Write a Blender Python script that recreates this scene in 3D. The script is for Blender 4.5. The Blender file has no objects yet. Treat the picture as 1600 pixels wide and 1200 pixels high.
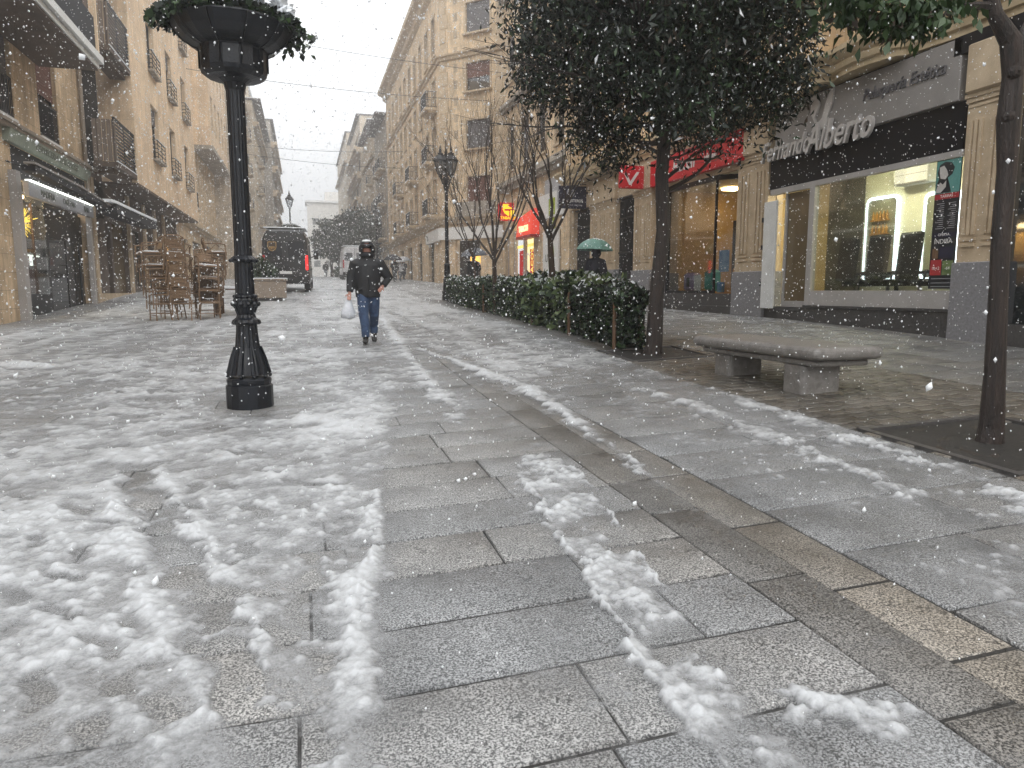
import bpy, math, random
import numpy as np
from mathutils import Vector, Matrix
random.seed(7); rng=np.random.default_rng(7)
sc=bpy.context.scene; col=sc.collection
pi=math.pi
# ---------------------------------------------------------------- camera frame and ground profile (metres, eye at origin, y along the street)
FL=1110.; PT=math.atan(146/1110); PS=math.atan(325*math.cos(PT)/1110)
F_=Vector((math.sin(PS)*math.cos(PT),math.cos(PS)*math.cos(PT),-math.sin(PT)))
R_=Vector((math.cos(PS),-math.sin(PS),0)); U_=R_.cross(F_)
PY=[-10,0,8,13,22,28,32,45,67,88,150,400]; PZ=[-1.6,-1.45,-1.2,-.95,-.65,-.35,-.12,.4,1.05,1.6,2.6,5]
def lerp(x,A,B):
    if x<=A[0]: return B[0]
    for i in range(len(A)-1):
        if x<=A[i+1]: return B[i]+(B[i+1]-B[i])*(x-A[i])/(A[i+1]-A[i])
    return B[-1]
def G(x,y):
    f=lerp(y,[-99,10,20,30,40],[1,1,.6,.1,0])
    return lerp(y,PY,PZ)+(.038*min(x,11)*f if x>0 else .012*x*lerp(y,[-99,5,15,99],[0,0,1,1]))
def Gn(x,y):
    f=np.interp(y,[-99,10,20,30,40],[1,1,.6,.1,0]); l=np.interp(y,[-99,5,15,99],[0,0,1,1])
    return np.interp(y,PY,PZ)+np.where(x>0,.038*np.minimum(x,11)*f,.012*x*l)
def gp(px,py):
    """ground point seen at a photo pixel (for laying out ruts and kerbs on the real slope)"""
    d=F_+((px-800)/FL)*R_+((600-py)/FL)*U_
    lo=0;t=.5
    while t<400 and t*d.z>=G(t*d.x,t*d.y): lo=t;t*=1.02
    for _ in range(30):
        m=(lo+t)/2
        if m*d.z<G(m*d.x,m*d.y): t=m
        else: lo=m
    return (t*d.x,t*d.y)
# ---------------------------------------------------------------- materials
def nt(name):
    m=bpy.data.materials.new(name); m.use_nodes=True; t=m.node_tree; t.nodes.clear()
    o=t.nodes.new('ShaderNodeOutputMaterial'); b=t.nodes.new('ShaderNodeBsdfPrincipled')
    t.links.new(b.outputs[0],o.inputs[0]); return m,t,b,o
def N(t,k,**kw):
    n=t.nodes.new(k)
    for a,v in kw.items():
        if a.startswith('_'): n.inputs[a[1:].replace('_',' ')].default_value=v
        else: setattr(n,a,v)
    return n
def c4(c): return (c[0],c[1],c[2],1)
M={}
def pm(name,c1,c2=None,scale=8,rough=.6,bump=0,bscale=40,metal=0,spec=.5,stretch=None,coat=0,detail=6,trans=0):
    m,t,b,o=nt(name)
    c2=c2 or tuple(v*.7 for v in c1)
    tc=N(t,'ShaderNodeTexCoord'); mp=N(t,'ShaderNodeMapping')
    t.links.new(tc.outputs['Object'],mp.inputs[0])
    if stretch: mp.inputs['Scale'].default_value=stretch
    n=N(t,'ShaderNodeTexNoise',_Scale=scale,_Detail=detail,_Roughness=.62); t.links.new(mp.outputs[0],n.inputs[0])
    r=N(t,'ShaderNodeValToRGB'); r.color_ramp.elements[0].position=.33; r.color_ramp.elements[1].position=.67
    r.color_ramp.elements[0].color=c4(c2); r.color_ramp.elements[1].color=c4(c1)
    t.links.new(n.outputs[0],r.inputs[0]); t.links.new(r.outputs[0],b.inputs['Base Color'])
    b.inputs['Roughness'].default_value=rough; b.inputs['Metallic'].default_value=metal
    b.inputs['Specular IOR Level'].default_value=spec; b.inputs['Coat Weight'].default_value=coat
    if bump:
        n2=N(t,'ShaderNodeTexNoise',_Scale=bscale,_Detail=4); t.links.new(mp.outputs[0],n2.inputs[0])
        bp=N(t,'ShaderNodeBump',_Strength=bump,_Distance=.02); t.links.new(n2.outputs[0],bp.inputs['Height']); t.links.new(bp.outputs[0],b.inputs['Normal'])
    M[name]=m; return m
def stone(name,c1,c2,mortar,bw=.9,bh=.42,rough=.85,stain=.5):
    m,t,b,o=nt(name)
    g=N(t,'ShaderNodeNewGeometry'); s=N(t,'ShaderNodeSeparateXYZ'); t.links.new(g.outputs['Position'],s.inputs[0])
    a=N(t,'ShaderNodeMath',operation='ADD'); t.links.new(s.outputs[0],a.inputs[0]); t.links.new(s.outputs[1],a.inputs[1])
    cb=N(t,'ShaderNodeCombineXYZ'); t.links.new(a.outputs[0],cb.inputs[0]); t.links.new(s.outputs[2],cb.inputs[1])
    br=N(t,'ShaderNodeTexBrick',_Scale=1.0); br.inputs['Brick Width'].default_value=bw; br.inputs['Row Height'].default_value=bh
    br.inputs['Mortar Size'].default_value=.008; br.inputs['Mortar Smooth'].default_value=.4; br.inputs['Bias'].default_value=.1
    br.inputs['Color1'].default_value=c4(c1); br.inputs['Color2'].default_value=c4(c2); br.inputs['Mortar'].default_value=c4(mortar)
    t.links.new(cb.outputs[0],br.inputs[0])
    n=N(t,'ShaderNodeTexNoise',_Scale=1.3,_Detail=9,_Roughness=.7); t.links.new(g.outputs['Position'],n.inputs[0])
    mp=N(t,'ShaderNodeMapping'); mp.inputs['Scale'].default_value=(3,3,.35); t.links.new(g.outputs['Position'],mp.inputs[0])
    n2=N(t,'ShaderNodeTexNoise',_Scale=1.6,_Detail=6,_Roughness=.7); t.links.new(mp.outputs[0],n2.inputs[0])
    mu=N(t,'ShaderNodeMath',operation='MULTIPLY'); t.links.new(n.outputs[0],mu.inputs[0]); t.links.new(n2.outputs[0],mu.inputs[1])
    r=N(t,'ShaderNodeMapRange'); r.inputs[1].default_value=.14; r.inputs[2].default_value=.36; r.inputs[3].default_value=1-stain; r.inputs[4].default_value=1.12
    t.links.new(mu.outputs[0],r.inputs[0])
    mx=N(t,'ShaderNodeMix',data_type='RGBA',blend_type='MULTIPLY'); mx.inputs[0].default_value=1
    t.links.new(br.outputs[0],mx.inputs[6]); t.links.new(r.outputs[0],mx.inputs[7]); t.links.new(mx.outputs[2],b.inputs['Base Color'])
    b.inputs['Roughness'].default_value=rough
    n3=N(t,'ShaderNodeTexNoise',_Scale=26,_Detail=5); t.links.new(g.outputs['Position'],n3.inputs[0])
    ad=N(t,'ShaderNodeMath',operation='MULTIPLY_ADD'); ad.inputs[1].default_value=-1.2; t.links.new(br.outputs['Fac'],ad.inputs[0]); t.links.new(n3.outputs[0],ad.inputs[2])
    bp=N(t,'ShaderNodeBump',_Strength=.45,_Distance=.012); t.links.new(ad.outputs[0],bp.inputs['Height']); t.links.new(bp.outputs[0],b.inputs['Normal'])
    M[name]=m; return m
def emit(name,c,s):
    m,t,b,o=nt(name); b.inputs['Base Color'].default_value=c4(c); b.inputs['Emission Color'].default_value=c4(c); b.inputs['Emission Strength'].default_value=s; M[name]=m; return m
def glass(name,tint=(.9,.95,.95),refl=.09,opac=0,dark=(.02,.025,.03)):
    m,t,b,o=nt(name); t.nodes.remove(b)
    tr=N(t,'ShaderNodeBsdfTransparent'); tr.inputs[0].default_value=c4(tint)
    gl=N(t,'ShaderNodeBsdfGlossy'); gl.inputs['Roughness'].default_value=.04
    lw=N(t,'ShaderNodeLayerWeight',_Blend=.28); ad=N(t,'ShaderNodeMath',operation='MULTIPLY_ADD'); ad.inputs[1].default_value=.45; ad.inputs[2].default_value=refl
    t.links.new(lw.outputs['Fresnel'],ad.inputs[0])
    base=tr
    if opac:
        df=N(t,'ShaderNodeBsdfDiffuse'); df.inputs[0].default_value=c4(dark); m0=N(t,'ShaderNodeMixShader'); m0.inputs[0].default_value=opac
        t.links.new(tr.outputs[0],m0.inputs[1]); t.links.new(df.outputs[0],m0.inputs[2]); base=m0
    mx=N(t,'ShaderNodeMixShader'); t.links.new(ad.outputs[0],mx.inputs[0]); t.links.new(base.outputs[0],mx.inputs[1]); t.links.new(gl.outputs[0],mx.inputs[2])
    t.links.new(mx.outputs[0],o.inputs[0]); M[name]=m; return m
stone('sandstone',(.68,.51,.33),(.60,.44,.275),(.37,.28,.19),.95,.45)
stone('golden_stone',(.72,.54,.33),(.65,.47,.28),(.42,.32,.20),1.1,.5,stain=.4)
stone('panel_stone',(.78,.60,.41),(.71,.53,.355),(.54,.42,.31),1.9,1.25,stain=.28)
stone('corner_stone',(.76,.59,.39),(.69,.52,.335),(.44,.345,.24),1.2,.5,stain=.5)
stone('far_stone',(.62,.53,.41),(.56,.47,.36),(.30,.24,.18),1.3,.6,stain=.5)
stone('grey_stone',(.42,.37,.31),(.36,.32,.27),(.25,.21,.18),1.2,.5,stain=.5)
pm('smooth_stone',(.56,.44,.30),(.40,.305,.20),3,.75,.3,60)
pm('moulding_stone',(.64,.51,.33),(.48,.37,.22),4,.75,.2,60)
pm('granite',(.20,.195,.20),(.11,.11,.115),60,.45,.15,120,detail=3)
pm('granite_panel',(.27,.265,.275),(.17,.165,.17),25,.5,.15,80)
pm('dark_granite',(.085,.08,.078),(.045,.042,.04),30,.4,.1,90)
pm('grey_metal',(.27,.25,.235),(.22,.205,.19),3,.5)
pm('grey_panel',(.40,.375,.36),(.34,.32,.30),3,.5)
pm('black_gloss',(.006,.006,.009),(.003,.003,.005),5,.4,spec=.22)
pm('black_metal',(.007,.009,.014),(.003,.004,.006),14,.36,.25,60,spec=.35)
pm('iron',(.02,.022,.025),(.01,.01,.012),20,.5)
pm('white_paint',(.72,.72,.70),(.62,.62,.60),4,.45)
pm('cream_wall',(.78,.76,.56),(.74,.72,.52),2,.7)
pm('olive_wall',(.10,.095,.075),(.07,.066,.05),2,.7)
pm('tan_wall',(.62,.44,.20),(.52,.36,.16),1.5,.7)
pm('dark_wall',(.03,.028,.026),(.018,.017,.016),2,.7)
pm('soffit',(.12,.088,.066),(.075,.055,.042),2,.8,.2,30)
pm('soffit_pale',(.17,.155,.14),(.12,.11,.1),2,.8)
pm('brown_wood',(.16,.085,.04),(.07,.036,.018),6,.6,.3,50,stretch=(1,1,.15))
pm('dark_wood',(.05,.03,.02),(.025,.016,.012),6,.55,.2,50,stretch=(1,1,.15))
pm('grey_wood',(.19,.15,.12),(.13,.10,.08),6,.6,.2,50,stretch=(1,1,.15))
pm('rattan',(.26,.16,.085),(.13,.075,.038),40,.5,.5,160)
pm('bark',(.10,.06,.04),(.03,.02,.014),9,.8,.7,50,stretch=(3,3,.5))
pm('wet_bark',(.042,.027,.021),(.010,.007,.006),9,.42,.9,45,stretch=(4,4,.4))
pm('twig',(.065,.05,.042),(.03,.022,.018),12,.7)
pm('leaf_dark',(.014,.024,.015),(.006,.010,.007),3,.45,spec=.35)
pm('leaf_brown',(.055,.036,.022),(.03,.02,.012),3,.5)
pm('leaf_green',(.048,.088,.026),(.018,.040,.012),3,.4,spec=.35)
pm('leaf_hedge',(.055,.10,.040),(.018,.038,.016),5,.42)
pm('leaf_pale',(.20,.26,.10),(.09,.14,.05),5,.45)
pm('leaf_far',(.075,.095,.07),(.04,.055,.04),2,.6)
pm('snow',(.86,.88,.90),(.80,.83,.86),6,.6,.5,60)
pm('soil',(.035,.026,.02),(.015,.011,.009),9,.5,.6,40)
pm('concrete',(.33,.27,.215),(.22,.18,.145),10,.8,.35,60)
pm('bench_stone',(.25,.235,.22),(.15,.14,.13),14,.33,.5,90,detail=9)
pm('coat_black',(.014,.015,.018),(.006,.007,.009),20,.65,.3,60)
pm('coat_navy',(.02,.02,.035),(.01,.01,.02),20,.7,.3,60)
pm('jeans',(.045,.085,.17),(.018,.035,.08),14,.8,.4,120)
pm('boots',(.014,.012,.011),(.008,.007,.006),20,.4)
pm('skin_tone',(.48,.25,.19),(.40,.19,.14),8,.5)
pm('goggle',(.004,.005,.008),(.003,.003,.005),8,.12)
pm('plastic_bag',(.74,.76,.80),(.60,.62,.67),9,.3,.6,30)
pm('grey_cloth',(.13,.14,.16),(.09,.10,.115),9,.6)
pm('green_cloth',(.13,.27,.22),(.08,.19,.155),9,.5)
pm('white_cloth',(.6,.6,.62),(.5,.5,.52),9,.5)
pm('van_paint',(.011,.010,.010),(.007,.006,.006),3,.32,coat=.5)
pm('van_white',(.62,.62,.63),(.5,.5,.51),3,.35,coat=.4)
pm('rubber',(.012,.012,.012),(.008,.008,.008),10,.75)
pm('rim_metal',(.25,.25,.26),(.18,.18,.19),5,.4,metal=.7)
pm('gold_paint',(.42,.25,.07),(.34,.2,.05),5,.5)
pm('brown_paint',(.05,.028,.014),(.04,.022,.011),5,.5)
pm('red_sign',(.62,.012,.022),(.5,.01,.018),3,.4)
pm('tobacco_red',(.35,.008,.015),(.3,.007,.012),3,.4)
pm('navy_sign',(.018,.018,.045),(.012,.012,.03),6,.4)
pm('sign_white',(.75,.74,.72),(.70,.69,.67),3,.5)
pm('sign_grey',(.42,.42,.44),(.38,.38,.40),3,.5)
pm('silver_letter',(.50,.47,.44),(.44,.41,.39),3,.4)
pm('green_sign',(.30,.34,.28),(.20,.235,.19),3,.55)
pm('dark_letter',(.10,.11,.09),(.07,.08,.06),5,.5)
pm('lime',(.36,.44,.03),(.30,.38,.02),3,.5)
pm('poster_dark',(.020,.024,.03),(.014,.016,.02),3,.3)
pm('poster_teal',(.12,.33,.30),(.09,.26,.235),5,.4)
pm('poster_face',(.52,.50,.47),(.44,.42,.39),5,.4)
pm('poster_red',(.42,.03,.035),(.35,.025,.03),5,.4)
pm('purple_case',(.30,.22,.38),(.25,.18,.32),5,.35)
pm('teal_case',(.03,.38,.33),(.02,.3,.26),5,.35)
pm('blue_card',(.03,.12,.28),(.15,.30,.42),5,.5)
pm('orange_wood',(.55,.28,.06),(.45,.22,.05),4,.6)
pm('pastry',(.75,.42,.08),(.45,.18,.03),10,.6)
pm('shutter_grey',(.13,.125,.13),(.10,.095,.10),3,.6)
pm('shutter_red',(.17,.07,.05),(.12,.05,.035),3,.6)
pm('shutter_pale',(.30,.25,.20),(.24,.2,.16),3,.6)
pm('frame_dark',(.03,.025,.022),(.02,.017,.015),3,.5)
pm('roof_tile',(.10,.085,.08),(.06,.05,.048),3,.8,.3,30)
pm('red_lens',(.5,.01,.01),(.4,.008,.008),3,.2)
pm('yellow_paint',(.85,.55,.02),(.8,.5,.02),3,.4)
pm('canvas_dark',(.012,.014,.02),(.008,.009,.012),5,.75)
glass('shop_glass',(.93,.95,.93),.035); glass('clear_glass',(.94,.96,.96),.03)
glass('window_glass',(.25,.27,.28),.16,.75,(.03,.033,.036))
glass('brown_glass',(.4,.33,.2),.08,.8,(.17,.125,.07))
glass('lantern_glass',(.8,.83,.85),.05,.25,(.5,.52,.54))
emit('led',(.80,.92,1),3); emit('cream_lamp',(1,.94,.70),85); emit('warm_lamp',(1,.72,.36),22)
emit('yellow_glow',(1,.82,.16),.9); emit('red_glow',(.75,.06,.035),.55); emit('pale_yellow_glow',(1,.92,.5),.85)
emit('tube_white',(.95,1,.92),2.2); emit('amber_glow',(1,.55,.12),1.3); emit('tobacco_yellow',(1,.70,.02),.75); emit('lime_glow',(.55,.75,.08),.35)
emit('tail_light',(1,.03,.03),1.0); emit('tobacco_red_lit',(.6,.01,.02),.22)
# ---------------------------------------------------------------- objects
def tag(o,label=None,cat=None,group=None,kind=None):
    if label: o['label']=label
    if cat: o['category']=cat
    if group: o['group']=group
    if kind: o['kind']=kind
    return o
def empty(name,loc,label,cat,group=None,rz=0):
    o=bpy.data.objects.new(name,None); col.objects.link(o); o.location=loc; o.rotation_euler=(0,0,rz); o.empty_display_size=.2
    return tag(o,label,cat,group)
def wloc(p):
    v=Vector((0,0,0))
    while p is not None: v+=p.location; p=p.parent
    return v
class MB:
    def __init__(s): s.v=[];s.f=[];s.m=[];s.cur=0
    def add(s,vs,fs):
        b=len(s.v); s.v+=[tuple(v) for v in vs]; s.f+=[tuple(i+b for i in f) for f in fs]; s.m+=[s.cur]*len(fs); return s
    def quad(s,*p): return s.add(p,[tuple(range(len(p)))])
    def box(s,x0,x1,y0,y1,z0,z1,bev=0):
        if bev<=0:
            return s.add([(x0,y0,z0),(x1,y0,z0),(x1,y1,z0),(x0,y1,z0),(x0,y0,z1),(x1,y0,z1),(x1,y1,z1),(x0,y1,z1)],
             [(0,3,2,1),(4,5,6,7),(0,1,5,4),(1,2,6,5),(2,3,7,6),(3,0,4,7)])
        b=bev; V=[];ring=[]
        def rr(d,z):
            a,c,e,f=x0+d,x1-d,y0+d,y1-d; k=b
            return [(a+k,e,z),(c-k,e,z),(c,e+k,z),(c,f-k,z),(c-k,f,z),(a+k,f,z),(a,f-k,z),(a,e+k,z)]
        for d,z in ((b,z0),(0,z0+b),(0,z1-b),(b,z1)): V+=rr(d,z)
        Fs=[tuple(range(7,-1,-1)),tuple(range(24,32))]
        for r in range(3):
            for i in range(8): j=(i+1)%8; Fs.append((r*8+i,r*8+j,r*8+8+j,r*8+8+i))
        return s.add(V,Fs)
    def cbox(s,c,d,M3=None,bev=0):
        t=MB().box(-d[0]/2,d[0]/2,-d[1]/2,d[1]/2,-d[2]/2,d[2]/2,bev); c=Vector(c)
        vs=[(M3@Vector(v) if M3 else Vector(v))+c for v in t.v]; return s.add(vs,t.f)
    def tube(s,pts,rs,n=6,cap=True,ell=None):
        pts=[Vector(p) for p in pts]
        if not hasattr(rs,'__len__'): rs=[rs]*len(pts)
        V=[];prev=None
        for i,p in enumerate(pts):
            d=(pts[min(i+1,len(pts)-1)]-pts[max(i-1,0)])
            if d.length<1e-9: d=Vector((0,0,1))
            d.normalize()
            if prev is None: a=Vector((1,0,0)) if abs(d.x)<.9 else Vector((0,1,0))
            else: a=prev
            a=(a-d*a.dot(d))
            if a.length<1e-6: a=d.orthogonal()
            a.normalize(); prev=a; b=d.cross(a); r=rs[i]
            rx,ry=(r if hasattr(r,'__len__') else (r,r))
            for k in range(n):
                an=2*pi*k/n; V.append(p+a*math.cos(an)*rx+b*math.sin(an)*ry)
        Fs=[]
        for i in range(len(pts)-1):
            for k in range(n): j=(k+1)%n; Fs.append((i*n+k,i*n+j,(i+1)*n+j,(i+1)*n+k))
        if cap: Fs.append(tuple(range(n-1,-1,-1))); e=(len(pts)-1)*n; Fs.append(tuple(range(e,e+n)))
        return s.add(V,Fs)
    def lathe(s,c,prof,n=20,cap=True,flute=0):
        c=Vector(c);V=[]
        for r,z in prof:
            for k in range(n):
                an=2*pi*k/n; q=r*(1-(flute if k%2 else 0)); V.append((c.x+math.cos(an)*q,c.y+math.sin(an)*q,c.z+z))
        Fs=[]
        for i in range(len(prof)-1):
            for k in range(n): j=(k+1)%n; Fs.append((i*n+k,i*n+j,(i+1)*n+j,(i+1)*n+k))
        if cap: Fs.append(tuple(range(n-1,-1,-1))); e=(len(prof)-1)*n; Fs.append(tuple(range(e,e+n)))
        return s.add(V,Fs)
    def ball(s,c,r,n=10,m=7,sc=(1,1,1)):
        prof=[(math.sin(pi*i/m)*r*1.0+1e-4,-math.cos(pi*i/m)*r) for i in range(m+1)]
        t=MB().lathe((0,0,0),prof,n); return s.add([(v[0]*sc[0]+c[0],v[1]*sc[1]+c[1],v[2]*sc[2]+c[2]) for v in t.v],t.f)
    def prism(s,pts,z0,z1):
        n=len(pts); V=[(x,y,z0) for x,y in pts]+[(x,y,z1) for x,y in pts]
        return s.add(V,[tuple(range(n-1,-1,-1)),tuple(range(n,2*n))]+[(i,(i+1)%n,n+(i+1)%n,n+i) for i in range(n)])
    def build(s,name,mat,parent=None,local=False,smooth=False,mats=None,**tg):
        me=bpy.data.meshes.new(name); sh=Vector((0,0,0)) if (local or parent is None) else wloc(parent)
        me.from_pydata([(v[0]-sh.x,v[1]-sh.y,v[2]-sh.z) for v in s.v],[],s.f); me.validate(); me.update()
        for mm in (mats or [mat]): me.materials.append(M[mm] if isinstance(mm,str) else mm)
        if mats:
            for p,i in zip(me.polygons,s.m): p.material_index=i
        if smooth: me.polygons.foreach_set('use_smooth',[True]*len(me.polygons))
        o=bpy.data.objects.new(name,me); col.objects.link(o)
        if parent is not None: o.parent=parent
        if tg: tag(o,tg.get('label'),tg.get('cat'),tg.get('group'),tg.get('kind'))
        return o
def npmesh(name,V,Fq,mat,parent=None,smooth=False,mats=None,mi=None,**tg):
    me=bpy.data.meshes.new(name); nv=len(V); nf=len(Fq); k=Fq.shape[1]
    sh=np.array(wloc(parent)) if parent is not None else np.zeros(3)
    me.vertices.add(nv); me.vertices.foreach_set('co',(V-sh).astype(np.float32).ravel())
    me.loops.add(nf*k); me.loops.foreach_set('vertex_index',Fq.astype(np.int32).ravel())
    me.polygons.add(nf); me.polygons.foreach_set('loop_start',np.arange(0,nf*k,k,dtype=np.int32)); me.polygons.foreach_set('loop_total',np.full(nf,k,dtype=np.int32))
    for mm in (mats or [mat]): me.materials.append(M[mm] if isinstance(mm,str) else mm)
    if mi is not None: me.polygons.foreach_set('material_index',mi.astype(np.int32))
    if smooth: me.polygons.foreach_set('use_smooth',np.ones(nf,dtype=bool))
    me.update(calc_edges=True); me.validate()
    o=bpy.data.objects.new(name,me); col.objects.link(o)
    if parent is not None: o.parent=parent
    if tg: tag(o,tg.get('label'),tg.get('cat'),tg.get('group'),tg.get('kind'))
    return o
def copy_tree(o,parent=None):
    c=o.copy(); col.objects.link(c); c.parent=parent
    for ch in [x for x in bpy.data.objects if x.parent==o]: copy_tree(ch,c)
    return c
FACE={'R':((0,-1,0),(0,0,1),(-1,0,0)),'L':((0,1,0),(0,0,1),(1,0,0)),'F':((1,0,0),(0,0,1),(0,-1,0))}
def text(name,s,size,loc,face,mat,parent,ext=.004,shear=0,align='CENTER',sx=1,bold=0,rot=None):
    cu=bpy.data.curves.new(name,'FONT'); cu.body=s; cu.size=size; cu.extrude=ext; cu.shear=shear; cu.align_x=align; cu.align_y='CENTER'; cu.offset=bold; cu.resolution_u=3
    cu.materials.append(M[mat]); o=bpy.data.objects.new(name,cu); col.objects.link(o)
    ax=FACE[face] if isinstance(face,str) else face
    m=Matrix((ax[0],ax[1],ax[2])).transposed().to_4x4()
    if rot: m=m@Matrix.Rotation(rot,4,'Z')
    if sx!=1: m=m@Matrix.Diagonal((sx,1,1,1))
    l=Vector(loc)-(wloc(parent) if parent is not None else Vector((0,0,0)))
    me=bpy.data.meshes.new_from_object(o.evaluated_get(bpy.context.evaluated_depsgraph_get())); bpy.data.objects.remove(o); bpy.data.curves.remove(cu)
    me.name=name; o=bpy.data.objects.new(name,me); col.objects.link(o)
    o.parent=parent; o.matrix_local=Matrix.Translation(l)@m
    return o
# ---------------------------------------------------------------- facades
def wallgrid(mb,P,U,Nn,w,z0,z1,ops,dep=.22):
    P=Vector(P);U=Vector(U);Nn=Vector(Nn)
    us=sorted({0,w}|{o[0] for o in ops}|{o[1] for o in ops}); zs=sorted({z0,z1}|{o[2] for o in ops}|{o[3] for o in ops})
    us=[u for u in us if 0<=u<=w]; zs=[z for z in zs if z0<=z<=z1]
    def pt(u,z,d=0): q=P+U*u-Nn*d; return (q.x,q.y,z)
    flip=U.cross(Vector((0,0,1))).dot(Nn)<0
    def quad(a,b,c,d): mb.quad(*( (a,d,c,b) if flip else (a,b,c,d)))
    for i in range(len(us)-1):
        for j in range(len(zs)-1):
            uc=(us[i]+us[i+1])/2; zc=(zs[j]+zs[j+1])/2
            if any(o[0]<uc<o[1] and o[2]<zc<o[3] for o in ops): continue
            quad(pt(us[i],zs[j]),pt(us[i+1],zs[j]),pt(us[i+1],zs[j+1]),pt(us[i],zs[j+1]))
    for a,b,c,d in ops:
        a=max(a,0);b=min(b,w)
        quad(pt(a,c),pt(a,c,dep),pt(a,d,dep),pt(a,d)) ; quad(pt(b,c,dep),pt(b,c),pt(b,d),pt(b,d,dep))
        quad(pt(a,c),pt(b,c),pt(b,c,dep),pt(a,c,dep)); quad(pt(a,d,dep),pt(b,d,dep),pt(b,d),pt(a,d))
def obox(mb,P,U,Nn,u0,u1,z0,z1,n0,n1):
    """box spanned along U, z and the outward normal (n0..n1 outward)"""
    P=Vector(P);U=Vector(U);Nn=Vector(Nn); V=[]
    for z in (z0,z1):
        for u,n in ((u0,n0),(u1,n0),(u1,n1),(u0,n1)):
            q=P+U*u+Nn*n; V.append((q.x,q.y,z))
    Fs=[(0,3,2,1),(4,5,6,7),(0,1,5,4),(1,2,6,5),(2,3,7,6),(3,0,4,7)]
    if U.cross(Vector((0,0,1))).dot(Nn)>0: Fs=[tuple(reversed(f)) for f in Fs]
    mb.add(V,Fs)
def window(root,P,U,Nn,u0,u1,z0,z1,style='glass',setb=.16,fm='frame_dark',surr=None):
    fr=MB(); t=.06
    for a in ((u0,u1,z0,z0+t),(u0,u1,z1-t,z1),(u0,u0+t,z0+t,z1-t),(u1-t,u1,z0+t,z1-t)): obox(fr,P,U,Nn,*a,-setb-.04,-setb+.02)
    um=(u0+u1)/2; obox(fr,P,U,Nn,um-.03,um+.03,z0+t,z1-t,-setb-.04,-setb+.01)
    f=fr.build('window',fm,root)
    p=MB(); obox(p,P,U,Nn,u0+t,um-.03,z0+t,z1-t,-setb-.02,-setb-.01); obox(p,P,U,Nn,um+.03,u1-t,z0+t,z1-t,-setb-.02,-setb-.01); p.build('pane','window_glass',f)
    if style!='glass':
        h={'shut':1.,'half':.5,'redhalf':.5,'redshut':1.,'pale':1.,'third':.3}[style]; zb=z1-(z1-z0)*h+.02
        s=MB(); z=z1-.02; 
        while z>zb:
            obox(s,P,U,Nn,u0+.02,u1-.02,max(z-.085,zb-.04),z-.012,-setb+.025,-setb+.06); z-=.085 if (z1-z0)<4 else .2
        s.build('shutter',{'shut':'shutter_grey','half':'shutter_grey','third':'shutter_grey','redhalf':'shutter_red','redshut':'shutter_red','pale':'shutter_pale'}[style],f)
    if surr: q=MB(); surround(q,P,U,Nn,u0,u1,z0,z1,*surr[1:]); q.build('surround',surr[0],f)
    return f
def surround(mb,P,U,Nn,u0,u1,z0,z1,w=.14,d=.05,sill=.12):
    obox(mb,P,U,Nn,u0-w,u0,z0,z1,.002,d); obox(mb,P,U,Nn,u1,u1+w,z0,z1,.002,d); obox(mb,P,U,Nn,u0-w,u1+w,z1,z1+w,.002,d+.01)
    obox(mb,P,U,Nn,u0-w-.06,u1+w+.06,z0-.1,z0,.002,sill)
def balcony(root,P,U,Nn,u0,u1,z,dep=.6,h=1.0,slabm='smooth_stone',snow=True,step=.12,rail='iron'):
    b=MB(); obox(b,P,U,Nn,u0,u1,z-.14,z,.003,dep); obox(b,P,U,Nn,u0+.12,u1-.12,z-.26,z-.14,.003,dep*.7)
    s=b.build('balcony',slabm,root)
    r=MB(); e=dep-.05
    for zz in (z+.08,z+h): obox(r,P,U,Nn,u0+.03,u1-.03,zz,zz+.035,e-.035,e); obox(r,P,U,Nn,u0+.03,u0+.065,zz,zz+.035,.02,e-.035); obox(r,P,U,Nn,u1-.065,u1-.03,zz,zz+.035,.02,e-.035)
    u=u0+.05
    while u<u1-.05: obox(r,P,U,Nn,u,u+.018,z+.115,z+h,e-.027,e-.009); u+=step
    n=.1
    while n<e-.06: 
        for uu in (u0+.04,u1-.06): obox(r,P,U,Nn,uu,uu+.018,z+.115,z+h,n,n+.018)
        n+=step
    r.build('railing',rail,s)
    if snow:
        k=MB(); obox(k,P,U,Nn,u0+.01,u1-.01,z+.002,z+.03,e+.003,dep+.02); k.build('snow_edge','snow',s); k=MB(); obox(k,P,U,Nn,u0+.02,u1-.02,z+h+.037,z+h+.06,e-.045,e+.008); k.build('snow_edge','snow',s)
    return s
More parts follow.
